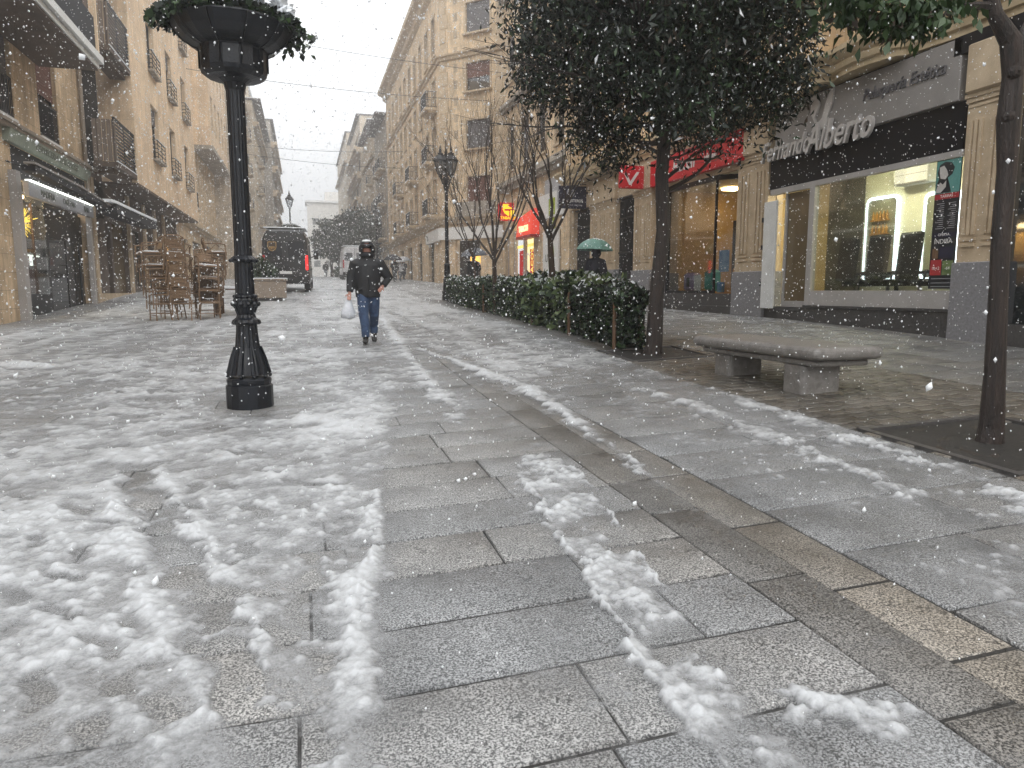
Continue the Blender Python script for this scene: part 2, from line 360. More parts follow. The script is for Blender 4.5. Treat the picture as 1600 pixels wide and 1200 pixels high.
def building(name,label,side,X,y0,y1,ztop,mat,floors,cols,style,zb=-2,depth=9,cornices=(),roof=.6,group=None,surr=True,balc=(),ground=None,roofm='roof_tile',win=True,snowroof=True,y0z=None):
    """floors: (sill,head); cols: (offset,width) from y0. balc: set of (floor,col)."""
    sg=1 if side=='R' else -1
    root=empty(name,(X+sg*depth/2,(y0+y1)/2,G(X,(y0+y1)/2)),label,'building',group)
    P=(X,y0,0);U=(0,1,0);Nn=(-sg,0,0); w=y1-y0
    ops=[];inf=[]
    for fi,(a,b) in enumerate(floors):
        for ci,(o,ww) in enumerate(cols):
            ops.append((o,o+ww,a,b)); inf.append((fi,ci))
    ops2=list(ops)+[g[:4] for g in (ground or [])]
    wl=MB(); wallgrid(wl,P,U,Nn,w,zb,ztop,ops2)
    xf,xb=X,X+sg*depth
    wl.quad((xf,y0,zb),(xb,y0,zb),(xb,y0,ztop),(xf,y0,ztop)); wl.quad((xf,y1,zb),(xf,y1,ztop),(xb,y1,ztop),(xb,y1,zb)); wl.quad((xb,y0,zb),(xb,y1,zb),(xb,y1,ztop),(xb,y0,ztop))
    wl.quad((xf,y0,ztop),(xb,y0,ztop),(xb,y1,ztop),(xf,y1,ztop))
    wl.build('wall',mat,root)
    for i,(o,(fi,ci)) in enumerate(zip(ops,inf)):
        st=style[(fi*3+ci*5+int(y0))%len(style)]
        window(root,P,U,Nn,*o,style=st,surr=('smooth_stone',) if surr else None)
        if (fi,ci) in balc: balcony(root,P,U,Nn,o[0]-.35,o[1]+.35,o[2]-.03,.75)
    for g in (ground or []):
        if g[4]=='door': window(root,P,U,Nn,*g[:4],style='glass')
        elif g[4]=='dark':
            d=MB(); obox(d,P,U,Nn,g[0],g[1],g[2],g[3],-.26,-.2); d.build('shopfront','frame_dark',root)
        else:
            d=MB(); obox(d,P,U,Nn,g[0],g[1],g[2],g[3],-.26,-.2); d.build('shopfront',g[4],root)
    for (z,h,pr) in cornices:
        tr=MB(); obox(tr,P,U,Nn,-.0,w,z,z+h*.5,.002,pr*.6); obox(tr,P,U,Nn,-.0,w,z+h*.5,z+h,.002,pr); tr.build('cornice','smooth_stone',root)
    if roof:
        r=MB(); obox(r,P,U,Nn,-.1,w+.1,ztop+.004,ztop+.2,-depth,roof)
        ro=r.build('roof',roofm,root)
        if snowroof: k=MB(); obox(k,P,U,Nn,-.1,w+.1,ztop+.203,ztop+.27,-depth,roof-.02); k.build('roof_snow','snow',ro)
    return root
def moulding(mb,pts,prof,side=1):
    """pts: plan polyline; prof: (offset,z). offset is to the left-hand normal*side"""
    P=[Vector((x,y,0)) for x,y in pts]; ns=[]
    for i in range(len(P)):
        t=Vector((0,0,0))
        if i>0: d=(P[i]-P[i-1]).normalized(); n1=Vector((-d.y,d.x,0))*side
        if i<len(P)-1: d=(P[i+1]-P[i]).normalized(); n2=Vector((-d.y,d.x,0))*side
        if i==0: n=n2
        elif i==len(P)-1: n=n1
        else:
            n=(n1+n2); n=n/max(n.length_squared,.3)*2 if n.length>0 else n1
        ns.append(n)
    V=[];k=len(prof)
    for p,n in zip(P,ns):
        for o,z in prof: q=p+n*o; V.append((q.x,q.y,z))
    Fs=[]
    for i in range(len(P)-1):
        for j in range(k-1): Fs.append((i*k+j,(i+1)*k+j,(i+1)*k+j+1,i*k+j+1))
    mb.add(V,Fs)
# ================================================================ GROUND
def sheet(name,xs,ys,dz,mat,**tg):
    X,Y=np.meshgrid(xs,ys); Z=Gn(X,Y)+dz; V=np.stack([X,Y,Z],-1).reshape(-1,3); nx=len(xs);ny=len(ys)
    i=(np.arange(ny-1)[:,None]*nx+np.arange(nx-1)[None,:]).ravel(); Fq=np.stack([i,i+1,i+nx+1,i+nx],-1)
    return npmesh(name,V,Fq,mat,**tg)
pm('joint_dark',(.03,.028,.025),(.015,.014,.013),20,.6,.3,60)
sheet('ground',np.concatenate([np.linspace(-400,-30,8),np.linspace(-20,30,51),np.linspace(40,400,8)]),np.concatenate([np.arange(-30,0,3),np.arange(0,60,1),np.arange(60,160,4),np.arange(160,900,40)]),-.012,'joint_dark',kind='structure')
# granite paving: each slab a separate plate with its own tone, open joints between
def pave_material(name,ca,cb,tint=(1,1,1)):
    m,t,b,o=nt(name)
    g=N(t,'ShaderNodeNewGeometry'); at=N(t,'ShaderNodeAttribute',attribute_name='tone')
    n=N(t,'ShaderNodeTexNoise',_Scale=120,_Detail=2,_Roughness=.8); t.links.new(g.outputs['Position'],n.inputs[0])
    r=N(t,'ShaderNodeValToRGB'); e=r.color_ramp.elements; e[0].position=.42; e[0].color=c4(cb); e[1].position=.60; e[1].color=c4(ca); t.links.new(n.outputs[0],r.inputs[0])
    n2=N(t,'ShaderNodeTexNoise',_Scale=2.1,_Detail=8,_Roughness=.65); t.links.new(g.outputs['Position'],n2.inputs[0])
    r2=N(t,'ShaderNodeMapRange'); r2.inputs[1].default_value=.3; r2.inputs[2].default_value=.7; r2.inputs[3].default_value=.62; r2.inputs[4].default_value=1.2; t.links.new(n2.outputs[0],r2.inputs[0])
    m1=N(t,'ShaderNodeMix',data_type='RGBA',blend_type='MULTIPLY'); m1.inputs[0].default_value=1; t.links.new(r.outputs[0],m1.inputs[6]); t.links.new(at.outputs['Color'],m1.inputs[7])
    m2=N(t,'ShaderNodeMix',data_type='RGBA',blend_type='MULTIPLY'); m2.inputs[0].default_value=1; t.links.new(m1.outputs[2],m2.inputs[6]); t.links.new(r2.outputs[0],m2.inputs[7])
    t.links.new(m2.outputs[2],b.inputs['Base Color'])
    rr=N(t,'ShaderNodeMapRange'); rr.inputs[1].default_value=.35; rr.inputs[2].default_value=.65; rr.inputs[3].default_value=.28; rr.inputs[4].default_value=.6; t.links.new(n2.outputs[0],rr.inputs[0]); t.links.new(rr.outputs[0],b.inputs['Roughness'])
    bp=N(t,'ShaderNodeBump',_Strength=.5,_Distance=.004); t.links.new(n.outputs[0],bp.inputs['Height']); t.links.new(bp.outputs[0],b.inputs['Normal'])
    M[name]=m
pave_material('paving',(.41,.405,.395),(.045,.045,.045))
V=[];Fc=[];T=[]
def slab(x0,x1,y0,y1,tone,gap=.006,dz=None):
    j=(rng.random()-.5)*.003 if dz is None else dz; b=len(V); g=gap; r=.006; h_=gap*1.9
    for (a,c,zz) in ((x0+g,y0+h_,-.03),(x1-g,y0+h_,-.03),(x1-g,y1-h_,-.03),(x0+g,y1-h_,-.03),(x0+g,y0+h_,-r*.6),(x1-g,y0+h_,-r*.6),(x1-g,y1-h_,-r*.6),(x0+g,y1-h_,-r*.6),(x0+g+r,y0+h_+r,0),(x1-g-r,y0+h_+r,0),(x1-g-r,y1-h_-r,0),(x0+g+r,y1-h_-r,0)):
        V.append((a,c,G(a,c)+zz+j))
    for q in ((8,9,10,11),(4,5,9,8),(5,6,10,9),(6,7,11,10),(7,4,8,11),(0,1,5,4),(1,2,6,5),(2,3,7,6),(3,0,4,7)): Fc.append([b+k for k in q]); T.append(tone)
def tone(base=1,var=.10,warm=0):
    k=base*(1+(rng.random()-.5)*2*var); w=(rng.random()-.5)*.05+warm
    return (k*(1+w),k,k*(1-w*1.3),1)
CH0,CH1=1.86,2.48      # the two bands of channel slabs that run along the street
y=0.9
ys=[]
while y<62: ys.append(y); y+=.46 if y<20 else .6
for i in range(len(ys)-1):
    y0,y1=ys[i],ys[i+1]
    x=-9.5-rng.random()*.6
    while x<CH0-.001:
        L=.70+rng.random()*.60; x1=min(x+L,CH0)
        if CH0-x1<.22: x1=CH0
        slab(x,x1,y0,y1,tone(.98)); x=x1
    if y0>30: 
        x=CH0
        while x<11: x1=x+.9; slab(x,x1,y0,y1,tone()); x=x1
# channel bands with long slabs, worn brown
for (a,b,warm,bs) in ((CH0,2.17,.05,.60),(2.17,CH1,.07,.66)):
    y=0.9+rng.random()*.2
    while y<30:
        L=.55+rng.random()*.5
        if a<2 : slab(a,b,y,y+L,tone(bs,.18,warm))
        else:
            be=1.35<y+L/2<2.32
            slab(a,b,y,y+L,tone(1.02,.05,.11) if be else tone(bs,.18,warm),dz=-.006)
        y+=L
# right-hand slabs
y=.9
while y<30.2:
    h=.62; x=CH1; 
    while x<4.3:
        L=.7+rng.random()*.6; x1=min(x+L,4.3); 
        if 4.3-x1<.25: x1=4.3
        slab(x,x1,y,y+h,tone(.92)); x=x1
    y+=h
# small worn pavers round the bench and the tree pits, then the slabs by the shops
def in_pit(x,y): return (4.35<x<5.75 and 3.35<y<4.75) or (4.35<x<5.65 and 9.0<y<10.2)
y=2.4
while y<11.4:
    x=4.3+ (0 if int(y/.16)%2 else -.1)
    while x<6.9:
        if not in_pit(x+.12,y+.08): slab(max(x,4.3),min(x+.24,6.9),y,y+.16,tone(.46,.3,.12),gap=.005,dz=(rng.random()-.5)*.006)
        x+=.24
    y+=.16
y=.9
while y<30:
    x=6.9 if 2.4<=y<11.2 else 4.3
    while x<10.3:
        x1=min(x+.6+rng.random()*.2,10.35)
        if not in_pit(x+.3,y+.2) : slab(x,x1,y,y+.45,tone(.72,.14,.03))
        x=x1
    y+=.45
V=np.array(V);Fc=np.array(Fc)
pv=npmesh('pavement',V,Fc,'paving',kind='structure')
ca=pv.data.color_attributes.new('tone','FLOAT_COLOR','CORNER'); ca.data.foreach_set('color',np.repeat(np.array(T),4,axis=0).astype(np.float32).ravel())
# tree pits: soil and metal edging
def pit(x0,x1,y0,y1,label):
    r=empty('tree_pit',((x0+x1)/2,(y0+y1)/2,G((x0+x1)/2,(y0+y1)/2)),label,'tree pit')
    b=MB(); z=lambda a,c:G(a,c)
    for a,c,e,f in ((x0,x1,y0,y0+.06),(x0,x1,y1-.06,y1),(x0,x0+.06,y0+.06,y1-.06),(x1-.06,x1,y0+.06,y1-.06)):
        b.add([(a,e,z(a,e)-.05),(c,e,z(c,e)-.05),(c,f,z(c,f)-.05),(a,f,z(a,f)-.05),(a,e,z(a,e)+.012),(c,e,z(c,e)+.012),(c,f,z(c,f)+.012),(a,f,z(a,f)+.012)],[(0,3,2,1),(4,5,6,7),(0,1,5,4),(1,2,6,5),(2,3,7,6),(3,0,4,7)])
    b.build('edging','dark_granite',r)
    n=14;xs=np.linspace(x0+.06,x1-.06,n);ys_=np.linspace(y0+.06,y1-.06,n);X,Y=np.meshgrid(xs,ys_)
    Z=Gn(X,Y)-.028+rng.random(X.shape)*.022
    i=(np.arange(n-1)[:,None]*n+np.arange(n-1)[None,:]).ravel()
    npmesh('soil',np.stack([X,Y,Z],-1).reshape(-1,3),np.stack([i,i+1,i+n+1,i+n],-1),'soil',parent=r)
pit(4.35,5.75,3.35,4.75,'dark soil square round the leaning trunk at the right edge')
pit(4.35,5.65,9.0,10.2,'dark soil square round the trunk at the end of the hedge')
# ---------------------------------------------------------------- slush
def vnoise(x,y,s,seed):
    r=np.random.default_rng(seed); T_=r.random((256,256)); x=x*s+seed*17.3+900;y=y*s+seed*7.7+900
    xi=np.floor(x).astype(int);yi=np.floor(y).astype(int);fx=x-xi;fy=y-yi;fx=fx*fx*(3-2*fx);fy=fy*fy*(3-2*fy)
    a=T_[xi&255,yi&255];b=T_[(xi+1)&255,yi&255];c=T_[xi&255,(yi+1)&255];d=T_[(xi+1)&255,(yi+1)&255]
    return (a*(1-fx)+b*fx)*(1-fy)+(c*(1-fx)+d*fx)*fy
def fbm(x,y,s,seed,o=4,g=.5):
    v=0;a=1;t=0
    for k in range(o): v=v+a*vnoise(x,y,s*2**k,seed+k);t+=a;a*=g
    return v/t
def worley(x,y,s,seed):
    r=np.random.default_rng(seed); T1=r.random((128,128));T2=r.random((128,128)); x=x*s+500;y=y*s+500; xi=np.floor(x).astype(int);yi=np.floor(y).astype(int)
    best=np.full(x.shape,9.)
    for dx in (-1,0,1):
        for dy in (-1,0,1):
            a=xi+dx;b=yi+dy; px=a+T1[a&127,b&127];py=b+T2[a&127,b&127]; best=np.minimum(best,(x-px)**2+(y-py)**2)
    return np.sqrt(best)
def pline(pts): return [gp(*p[:2])+((p[2]*.001) if len(p)>2 else .05,) for p in pts]
def dist(X,Y,pl):
    """distance to polyline in units of its local half width"""
    best=np.full(X.shape,99.)
    for (ax,ay,aw),(bx,by,bw) in zip(pl[:-1],pl[1:]):
        dx,dy=bx-ax,by-ay; t=np.clip(((X-ax)*dx+(Y-ay)*dy)/(dx*dx+dy*dy+1e-9),0,1)
        w=aw+(bw-aw)*t; best=np.minimum(best,np.hypot(X-ax-dx*t,Y-ay-dy*t)/w)
    return best
# (photo x, y, half width in mm) -> lines on the ground
RIB=pline([(845,700,190),(872,760,220),(938,850,185),(985,930,150),(1040,1000,135),(1085,1070,120),(1135,1130,110),(1215,1210,130),(1290,1290,130)])
RIBL=pline([(800,715,22),(832,775,24),(905,880,26),(950,960,26),(1010,1040,28),(1060,1110,25),(1130,1200,25)])
RIBR=pline([(890,715,20),(955,815,22),(1020,900,22),(1080,970,22),(1110,1030,22)])
RDG=pline([(650,545,70),(735,575,80),(822,606,100),(900,662,95),(960,705,90),(1015,745,90),(1065,780,80),(1110,808,62),(1160,838,40)])
RC=pline([(1000,610,70),(1060,625,95),(1180,672,110),(1300,720,105),(1420,770,70)])
RD=pline([(1120,610,100),(1240,655,130),(1380,700,160),(1500,745,180),(1650,800,200)])
LB=pline([(592,762,40),(588,820,45),(578,880,50),(568,940,60),(560,1000,60),(540,1070,70),(520,1140,70),(500,1210,70)])
L1=pline([(225,705,25),(270,770,35),(330,850,40),(365,910,40),(395,980,40),(412,1040,35)])
L2=pline([(180,745,40),(205,850,55),(240,950,55),(290,1050,60),(330,1130,50)])
T1=pline([(205,730,70),(255,830,85),(310,920,90),(350,1000,95),(390,1090,95),(430,1210,100)])
T2=pline([(505,850,80),(470,960,90),(520,1080,80),(480,1210,70)])
WET=pline([(640,540,260),(740,600,240),(850,660,200),(1000,760,210),(1120,850,240),(1300,960,300),(1500,1090,330)])
FRT=pline([(905,610,120),(1000,690,140),(1150,790,150),(1400,930,170),(1600,1050,180)])
BL=pline([(1100,1040,160),(1260,1110,150),(1420,1080,110)]); BL2=pline([(1230,1090,100),(1420,1150,150),(1600,1210,130)]); BL3=pline([(1180,970,110),(1330,1010,120),(1430,1080,90)])
PIL=pline([(0,572,220),(70,575,120)])
WH=pline([(490,655,140),(540,668,150)])
C1=pline([(600,500,90),(640,560,80),(760,700,110)]); 
LEFTX=lambda Y:np.interp(Y,[1.6,2.2,2.9,3.6,4.5,5.5,8],[.10,.20,.27,.36,.42,.6,.95])
feet=[]
fr=np.random.default_rng(3)
for (a,b) in [(330,975),(350,880),(405,930),(300,905),(385,865),(480,870),(430,990),(290,1010),(90,960),(130,870),(60,1080),(200,1090),(480,800),(400,800),(120,800),(180,820),(60,850),(30,780),(420,740),(250,1110),(140,1150),(505,760),(300,790),(350,760),(95,905),(20,930),(215,985),(160,1010)]:
    x,y=gp(a,b); feet.append((x,y,fr.random()*1.2-.3)); 
for k in range(110):
    y=3+fr.random()**.8*14; x=-1.1*y*.55*fr.random()*1.6+.2; feet.append((x,y,fr.random()*1.4-.7))
def thick(X,Y,fine=True):
    n1=fbm(X,Y,.8,1,4);n2=fbm(X,Y,5,11,4,.6);n3=fbm(X,Y,22,21,3,.6)
    st=fbm(X*2.5,Y*.35,1.6,31,4)       # streaks that run along the street
    left=1/(1+np.exp(-(LEFTX(Y)-X)/.03))*np.clip((9.5-Y)/3,0,1)
    mid=np.clip((Y-5)/5,0,1)
    base=(n1-.52)*.020+(n2-.5)*.026-.0065+left*.0178+mid*.0175+(st-.5)*.020*mid; rf=np.zeros_like(X)
    base=base+np.clip((Y-13)/10,0,1)*.006
    n4=fbm(X,Y,14,41,3,.6); n4b=fbm(X,Y,7,47,4,.6)
    rightside=np.clip((X-4.2)/.3,0,1); base=base-rightside*(.013-.010*np.clip((Y-10.5)/4,0,1))
    slabs=(X>CH1)&(X<4.3)
    base=base+np.where(slabs,.004,0)
    def add(pl,h,p=2,solid=0): 
        nonlocal base,rf
        d=dist(X+(n2-.5)*.18+(n4-.5)*.10,Y+(n1-.5)*.1+(n4b-.5)*.16,pl)/((.8+.4*n2) if solid else (.35+1.3*n2)); base=base+h*np.exp(-d**p)*((.35+1.3*n4b) if solid else np.clip(-.35+2.6*n4b,.0,1.6)); rf=np.maximum(rf,np.exp(-d**2)) if h>0 else rf
    add(WET,-.018); add(FRT,-.010); add(T1,-.021); add(T2,-.010)
    add(RIB,.0105,6,1); add(RIBL,.010); add(RIBR,.007); add(RDG,.016); add(RC,.010); add(RD,.009); add(LB,.008); add(L1,.007); add(L2,.0055); add(BL,.009,2); add(BL2,.010,2); add(BL3,.007,2); add(PIL,.04); add(WH,.014); add(C1,.008)
    # bare slabs between the left slush and the thick ribbon
    clear=np.clip(1-np.abs((X-np.interp(Y,[1.5,3,5,6],[.38,.62,.95,1.2]))/np.interp(Y,[1.5,3,5,6],[.22,.28,.45,.5])),0,1)
    base=base-np.minimum(clear*3,1)*.010*np.clip((7-Y)/1.5,0,1)
    for fx,fy,a in feet:
        c,s=math.cos(a),math.sin(a); m=(np.abs(X-fx)<.22)&(np.abs(Y-fy)<.22)
        if m.any():
            dx=X[m]-fx;dy=Y[m]-fy; u=(dx*c+dy*s)/.052+.5*np.sin(dy*25); v=(-dx*s+dy*c)/.14; q=u*u+v*v
            base[m]-=.011*np.exp(-(q*(.3+1.4*n4[m]))**2)-.003*np.exp(-((q-1.7)/.7)**2)
    lump=1-np.clip(worley(X+n3*.02,Y+n2*.03,26,5)*1.25,0,1)**2; lump2=1-np.clip(worley(X+n3*.03,Y,52,6)*1.2,0,1)**2
    t=base+(n4-.5)*.012
    big=np.clip(t/.012,0,1.6)
    gate=np.clip((fbm(X,Y,3.5,71,3,.6)-.46)*9,0,1); clod=np.sqrt(np.clip(1-worley(X+n3*.03,Y+n2*.03,8.5,15)*(3.0+2*n4),0,1))*np.clip((n2-.42)*8,0,1)
    t=t+big*(lump*.003+lump2*.004*gate+(n3-.5)*.010)+rf*(lump*(.003+.010*gate)+lump2*.004)*np.clip(t/.006,0,1)+clod*.013*np.clip((t+.002)/.006,0,1)
    t=np.where(t>.0,t,t*.8)
    fade=np.clip((X+9.2)/.8,0,1)*np.clip((10.1-X)/.5+np.clip((Y-27)/3,0,1)*20,0,1)
    hedge=(X>4.45)&(X<6.2)&(Y>10)&(Y<26); t=np.where(hedge,-.02,t)
    pits=((X>4.33)&(X<5.77)&(Y>3.33)&(Y<4.77))|((X>4.33)&(X<5.67)&(Y>8.98)&(Y<10.22)); t=np.where(pits,-.02,t)
    lamp=np.hypot(X+.58,Y-7.85); t=t-.03*np.exp(-(lamp/.36)**4)
    left_bare=np.clip((-5.6-X)/.8,0,1)*np.clip((30-Y)/3,0,1); t=t-left_bare*.03  # slush cleared along the left shop fronts
    return np.where(fade>0,t*fade-.02*(1-fade),-.02)
def slush(name,x0,x1,y0,y1,dx,dy):
    xs=np.arange(x0,x1+dx*.5,dx);ys=np.arange(y0,y1+dy*.5,dy);X,Y=np.meshgrid(xs,ys)
    t=thick(X,Y); Z=Gn(X,Y)+.0035+np.maximum(t,0)+np.where(t<0,t*.05,0)
    nx,ny=len(xs),len(ys)
    i=(np.arange(ny-1)[:,None]*nx+np.arange(nx-1)[None,:]); tm=np.maximum(np.maximum(t[:-1,:-1],t[1:,:-1]),np.maximum(t[:-1,1:],t[1:,1:]))
    keep=(tm>-.016); i=i[keep]
    Fq=np.stack([i,i+1,i+nx+1,i+nx],-1); V_=np.stack([X,Y,Z],-1).reshape(-1,3)
    used=np.zeros(len(V_),bool); used[Fq.ravel()]=True; idx=np.cumsum(used)-1
    Vs=V_[used]; ts=t.ravel()[used]; o=npmesh(name,Vs,idx[Fq],'slush_mat',smooth=True,kind='stuff',label='wet trodden slush and snow lying over the paving')
    a=o.data.attributes.new('depth','FLOAT','POINT'); a.data.foreach_set('value',ts.astype(np.float32)); return o
def slush_material():
    m,t,b,o=nt('slush_mat')
    g=N(t,'ShaderNodeNewGeometry'); at=N(t,'ShaderNodeAttribute',attribute_name='depth')
    n=N(t,'ShaderNodeTexNoise',_Scale=70,_Detail=5,_Roughness=.7); t.links.new(g.outputs['Position'],n.inputs[0])
    n2=N(t,'ShaderNodeTexNoise',_Scale=9,_Detail=5,_Roughness=.6); t.links.new(g.outputs['Position'],n2.inputs[0])
    a=N(t,'ShaderNodeMath',operation='MULTIPLY_ADD'); a.inputs[1].default_value=.028; t.links.new(n.outputs[0],a.inputs[0]); t.links.new(at.outputs['Fac'],a.inputs[2])
    a2=N(t,'ShaderNodeMath',operation='MULTIPLY_ADD'); a2.inputs[1].default_value=.0075; t.links.new(n2.outputs[0],a2.inputs[0]); t.links.new(a.outputs[0],a2.inputs[2])
    r=N(t,'ShaderNodeMapRange',interpolation_type='SMOOTHSTEP'); r.inputs[1].default_value=.004; r.inputs[2].default_value=.050; r.inputs[3].default_value=0; r.inputs[4].default_value=.90; t.links.new(a2.outputs[0],r.inputs[0])
    cr=N(t,'ShaderNodeValToRGB'); e=cr.color_ramp.elements; e[0].position=.012; e[0].color=(.30,.30,.302,1); e[1].position=.056; e[1].color=(.54,.55,.56,1); t.links.new(a2.outputs[0],cr.inputs[0]); t.links.new(cr.outputs[0],b.inputs['Base Color'])
    b.inputs['Roughness'].default_value=.32; b.inputs['Specular IOR Level'].default_value=.45
    bp=N(t,'ShaderNodeBump',_Strength=.55,_Distance=.010); t.links.new(n.outputs[0],bp.inputs['Height']); t.links.new(bp.outputs[0],b.inputs['Normal'])
    tr=N(t,'ShaderNodeBsdfTransparent'); mx=N(t,'ShaderNodeMixShader'); t.links.new(r.outputs[0],mx.inputs[0]); t.links.new(tr.outputs[0],mx.inputs[1]); t.links.new(b.outputs[0],mx.inputs[2]); t.links.new(mx.outputs[0],o.inputs[0])
    M['slush_mat']=m
slush_material()
slush('slush',-2.7,4.6,1.25,4.7,.009,.010)
slush('slush',-5.6,9.6,4.7,11.5,.022,.026)
slush('slush',-9.2,10.2,11.5,30,.05,.075)
slush('slush',-9.2,11.2,30,100,.12,.25)
pm('mirror_reflection',(.34,.34,.25),(.28,.28,.20),2,.3)  # flat grey-green painted in place of what the salon mirrors reflect
pm('chair_black',(.008,.008,.010),(.005,.005,.006),5,.6)
# ================================================================ RIGHT SIDE, NEAR: building with the shops
XA=10.0
def RB(mb,y0,y1,z0,z1,x0,x1,bev=0): return mb.box(x0,x1,y0,y1,z0,z1,bev)
ra=empty('sandstone_building',(13,12,-.7),'golden sandstone building with hair salon and travel agency under its bowed upper floors','building')
OUT=[(10.0,26.25),(9.5,26.25),(9.5,21.6),(9.98,21.55),(9.98,17.2),(9.5,17.1),(9.5,12.0),(9.72,11.8)]
for k in range(9): # bowed oriel
    a=k/8; OUT.append((9.72-.12*math.sin(a*pi),11.8-1.5*a))
OUT+=[(9.85,10.2),(9.98,9.2),(10.0,4.0),(10.0,-2)]
m=MB(); moulding(m,OUT,[(-1.5,3.93),(-.02,3.93),(-.02,4.03),(.04,4.05),(.06,4.14),(.04,4.17),(.10,4.2),(.19,4.30),(.20,4.38),(.05,4.42),(-.16,4.43)],side=-1); m.build('cornice','moulding_stone',ra)
m=MB(); moulding(m,OUT,[(-.16,4.42),(-.16,13.5)],side=-1); up=m.build('upper_wall','golden_stone',ra)
m=MB(); moulding(m,OUT,[(-.16,8.0),(0,8.05),(.02,8.2),(-.16,8.3)],side=-1); moulding(m,OUT,[(-.16,13.5),(.4,13.6),(.45,13.8),(-2,13.9)],side=-1); m.build('string_course','moulding_stone',ra)
# windows in the upper storey (straight parts) as framed boxes set on the wall
def upwin(y0,y1,z0,z1,x):
    P=(x,y0,0); f=MB(); obox(f,P,(0,1,0),(-1,0,0),-.12,y1-y0+.12,z0-.14,z0-.02,.0,.16); obox(f,P,(0,1,0),(-1,0,0),-.12,0,z0,z1,.0,.07); obox(f,P,(0,1,0),(-1,0,0),y1-y0,y1-y0+.12,z0,z1,.0,.07); obox(f,P,(0,1,0),(-1,0,0),-.12,y1-y0+.12,z1,z1+.14,.0,.1)
    w_=f.build('window','moulding_stone',ra); g=MB(); obox(g,P,(0,1,0),(-1,0,0),0,y1-y0,z0,z1,.004,.02); g.build('pane','window_glass',w_)
for (a,b,x) in ((23.2,24.8,9.66),(18.6,20,10.14),(14.0,15.4,9.66)): upwin(a,b,5.1,7.3,x); upwin(a,b,9.0,11.4,x)
def pier(y0,y1,zt=3.02,plinth=.44,xf=XA-.02,panels=2,pf=None,ztop=3.93,capm='smooth_stone'):
    zb=G(9.9,(y0+y1)/2)-.3
    p=MB(); RB(p,y0,y1,zb,plinth,xf-.06,xf+.45,.012); pl=p.build('plinth','granite_panel',ra)
    s=MB(); RB(s,y0+.03,y1-.03,plinth+.002,zt,xf,xf+.4)
    wd=(y1-y0-.06); 
    RB(s,y0+.0,y1-.0,zt,zt+.06,xf-.05,xf+.42); RB(s,y0+.02,y1-.02,zt-.07,zt-.002,xf-.03,xf+.41); RB(s,y0+.05,y1-.05,zt-.14,zt-.10,xf-.015,xf)
    n=panels; pw=wd/n
    for k in range(n):
        a=y0+.03+k*pw+pw*.16;b=y0+.03+(k+1)*pw-pw*.16
        for q in range(3): # flutes as raised fillets
            yy=a+(b-a)*(q+.5)/3; RB(s,yy-(b-a)*.10,yy+(b-a)*.10,plinth+.42,zt-.34,xf-.03,xf-.001)
        RB(s,a,b,plinth+.24,plinth+.29,xf-.025,xf-.001); RB(s,a,b,plinth+.33,plinth+.37,xf-.025,xf-.001)
    s.build('pilaster','smooth_stone',ra)
    c=MB(); RB(c,y0+.02,y1-.02,zt+.062,ztop-.2,xf-.10,xf+.4,.03); c.build('capital_block',capm,ra)
pier(8.27,9.07,2.93); pier(13.95,15.18,3.0); pier(19.5,20.75,2.93,plinth=.62); pier(22.07,24.32,2.93,plinth=.7,panels=3); pier(25.85,26.22,2.93,plinth=.8,panels=1); pier(5.6,6.4,2.93); pier(18.62,18.98,2.78,plinth=.5,panels=1)
m=MB(); RB(m,-2,26.2,3.73,3.93,10.05,10.4); RB(m,18.5,26.2,2.95,3.73,10.06,10.3); RB(m,-2,5.6,-1.3,3.73,10.06,10.4); m.build('ground_floor_wall','smooth_stone',ra)
m=MB(); RB(m,-2,9.3,3.62,3.9,9.9,10.04); m.build('black_band','black_gloss',ra)
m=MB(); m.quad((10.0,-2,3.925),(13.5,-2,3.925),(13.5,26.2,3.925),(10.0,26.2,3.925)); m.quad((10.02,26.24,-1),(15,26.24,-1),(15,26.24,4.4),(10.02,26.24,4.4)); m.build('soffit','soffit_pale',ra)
# dark shop front beyond the right-hand pier
m=MB(); RB(m,6.4,8.25,-.9,-.5,9.98,10.3); m.build('threshold','dark_granite',ra)
m=MB(); RB(m,6.4,8.25,-.5,3.6,10.12,10.2); m.build('shopfront','window_glass',ra)
# doors left of the travel agency
for (a,b) in ((20.78,22.04),(24.36,25.82)):
    d=MB(); RB(d,a,b,-.6,2.95,10.16,10.22); dd=d.build('street_door','iron',ra)
    g=MB(); y=a+.06
    while y<b-.04: RB(g,y,y+.03,-.45,2.9,10.08,10.12); y+=.11
    for z in (.2,1.2,2.3): RB(g,a,b,z,z+.06,10.075,10.125)
    RB(g,a,b,2.95,3.0,10.0,10.2); g.build('grille','iron',dd)
    st=MB(); RB(st,a,b,-1,G(9.8,a)+.06,9.86,10.3); st.build('step','dark_granite',ra)
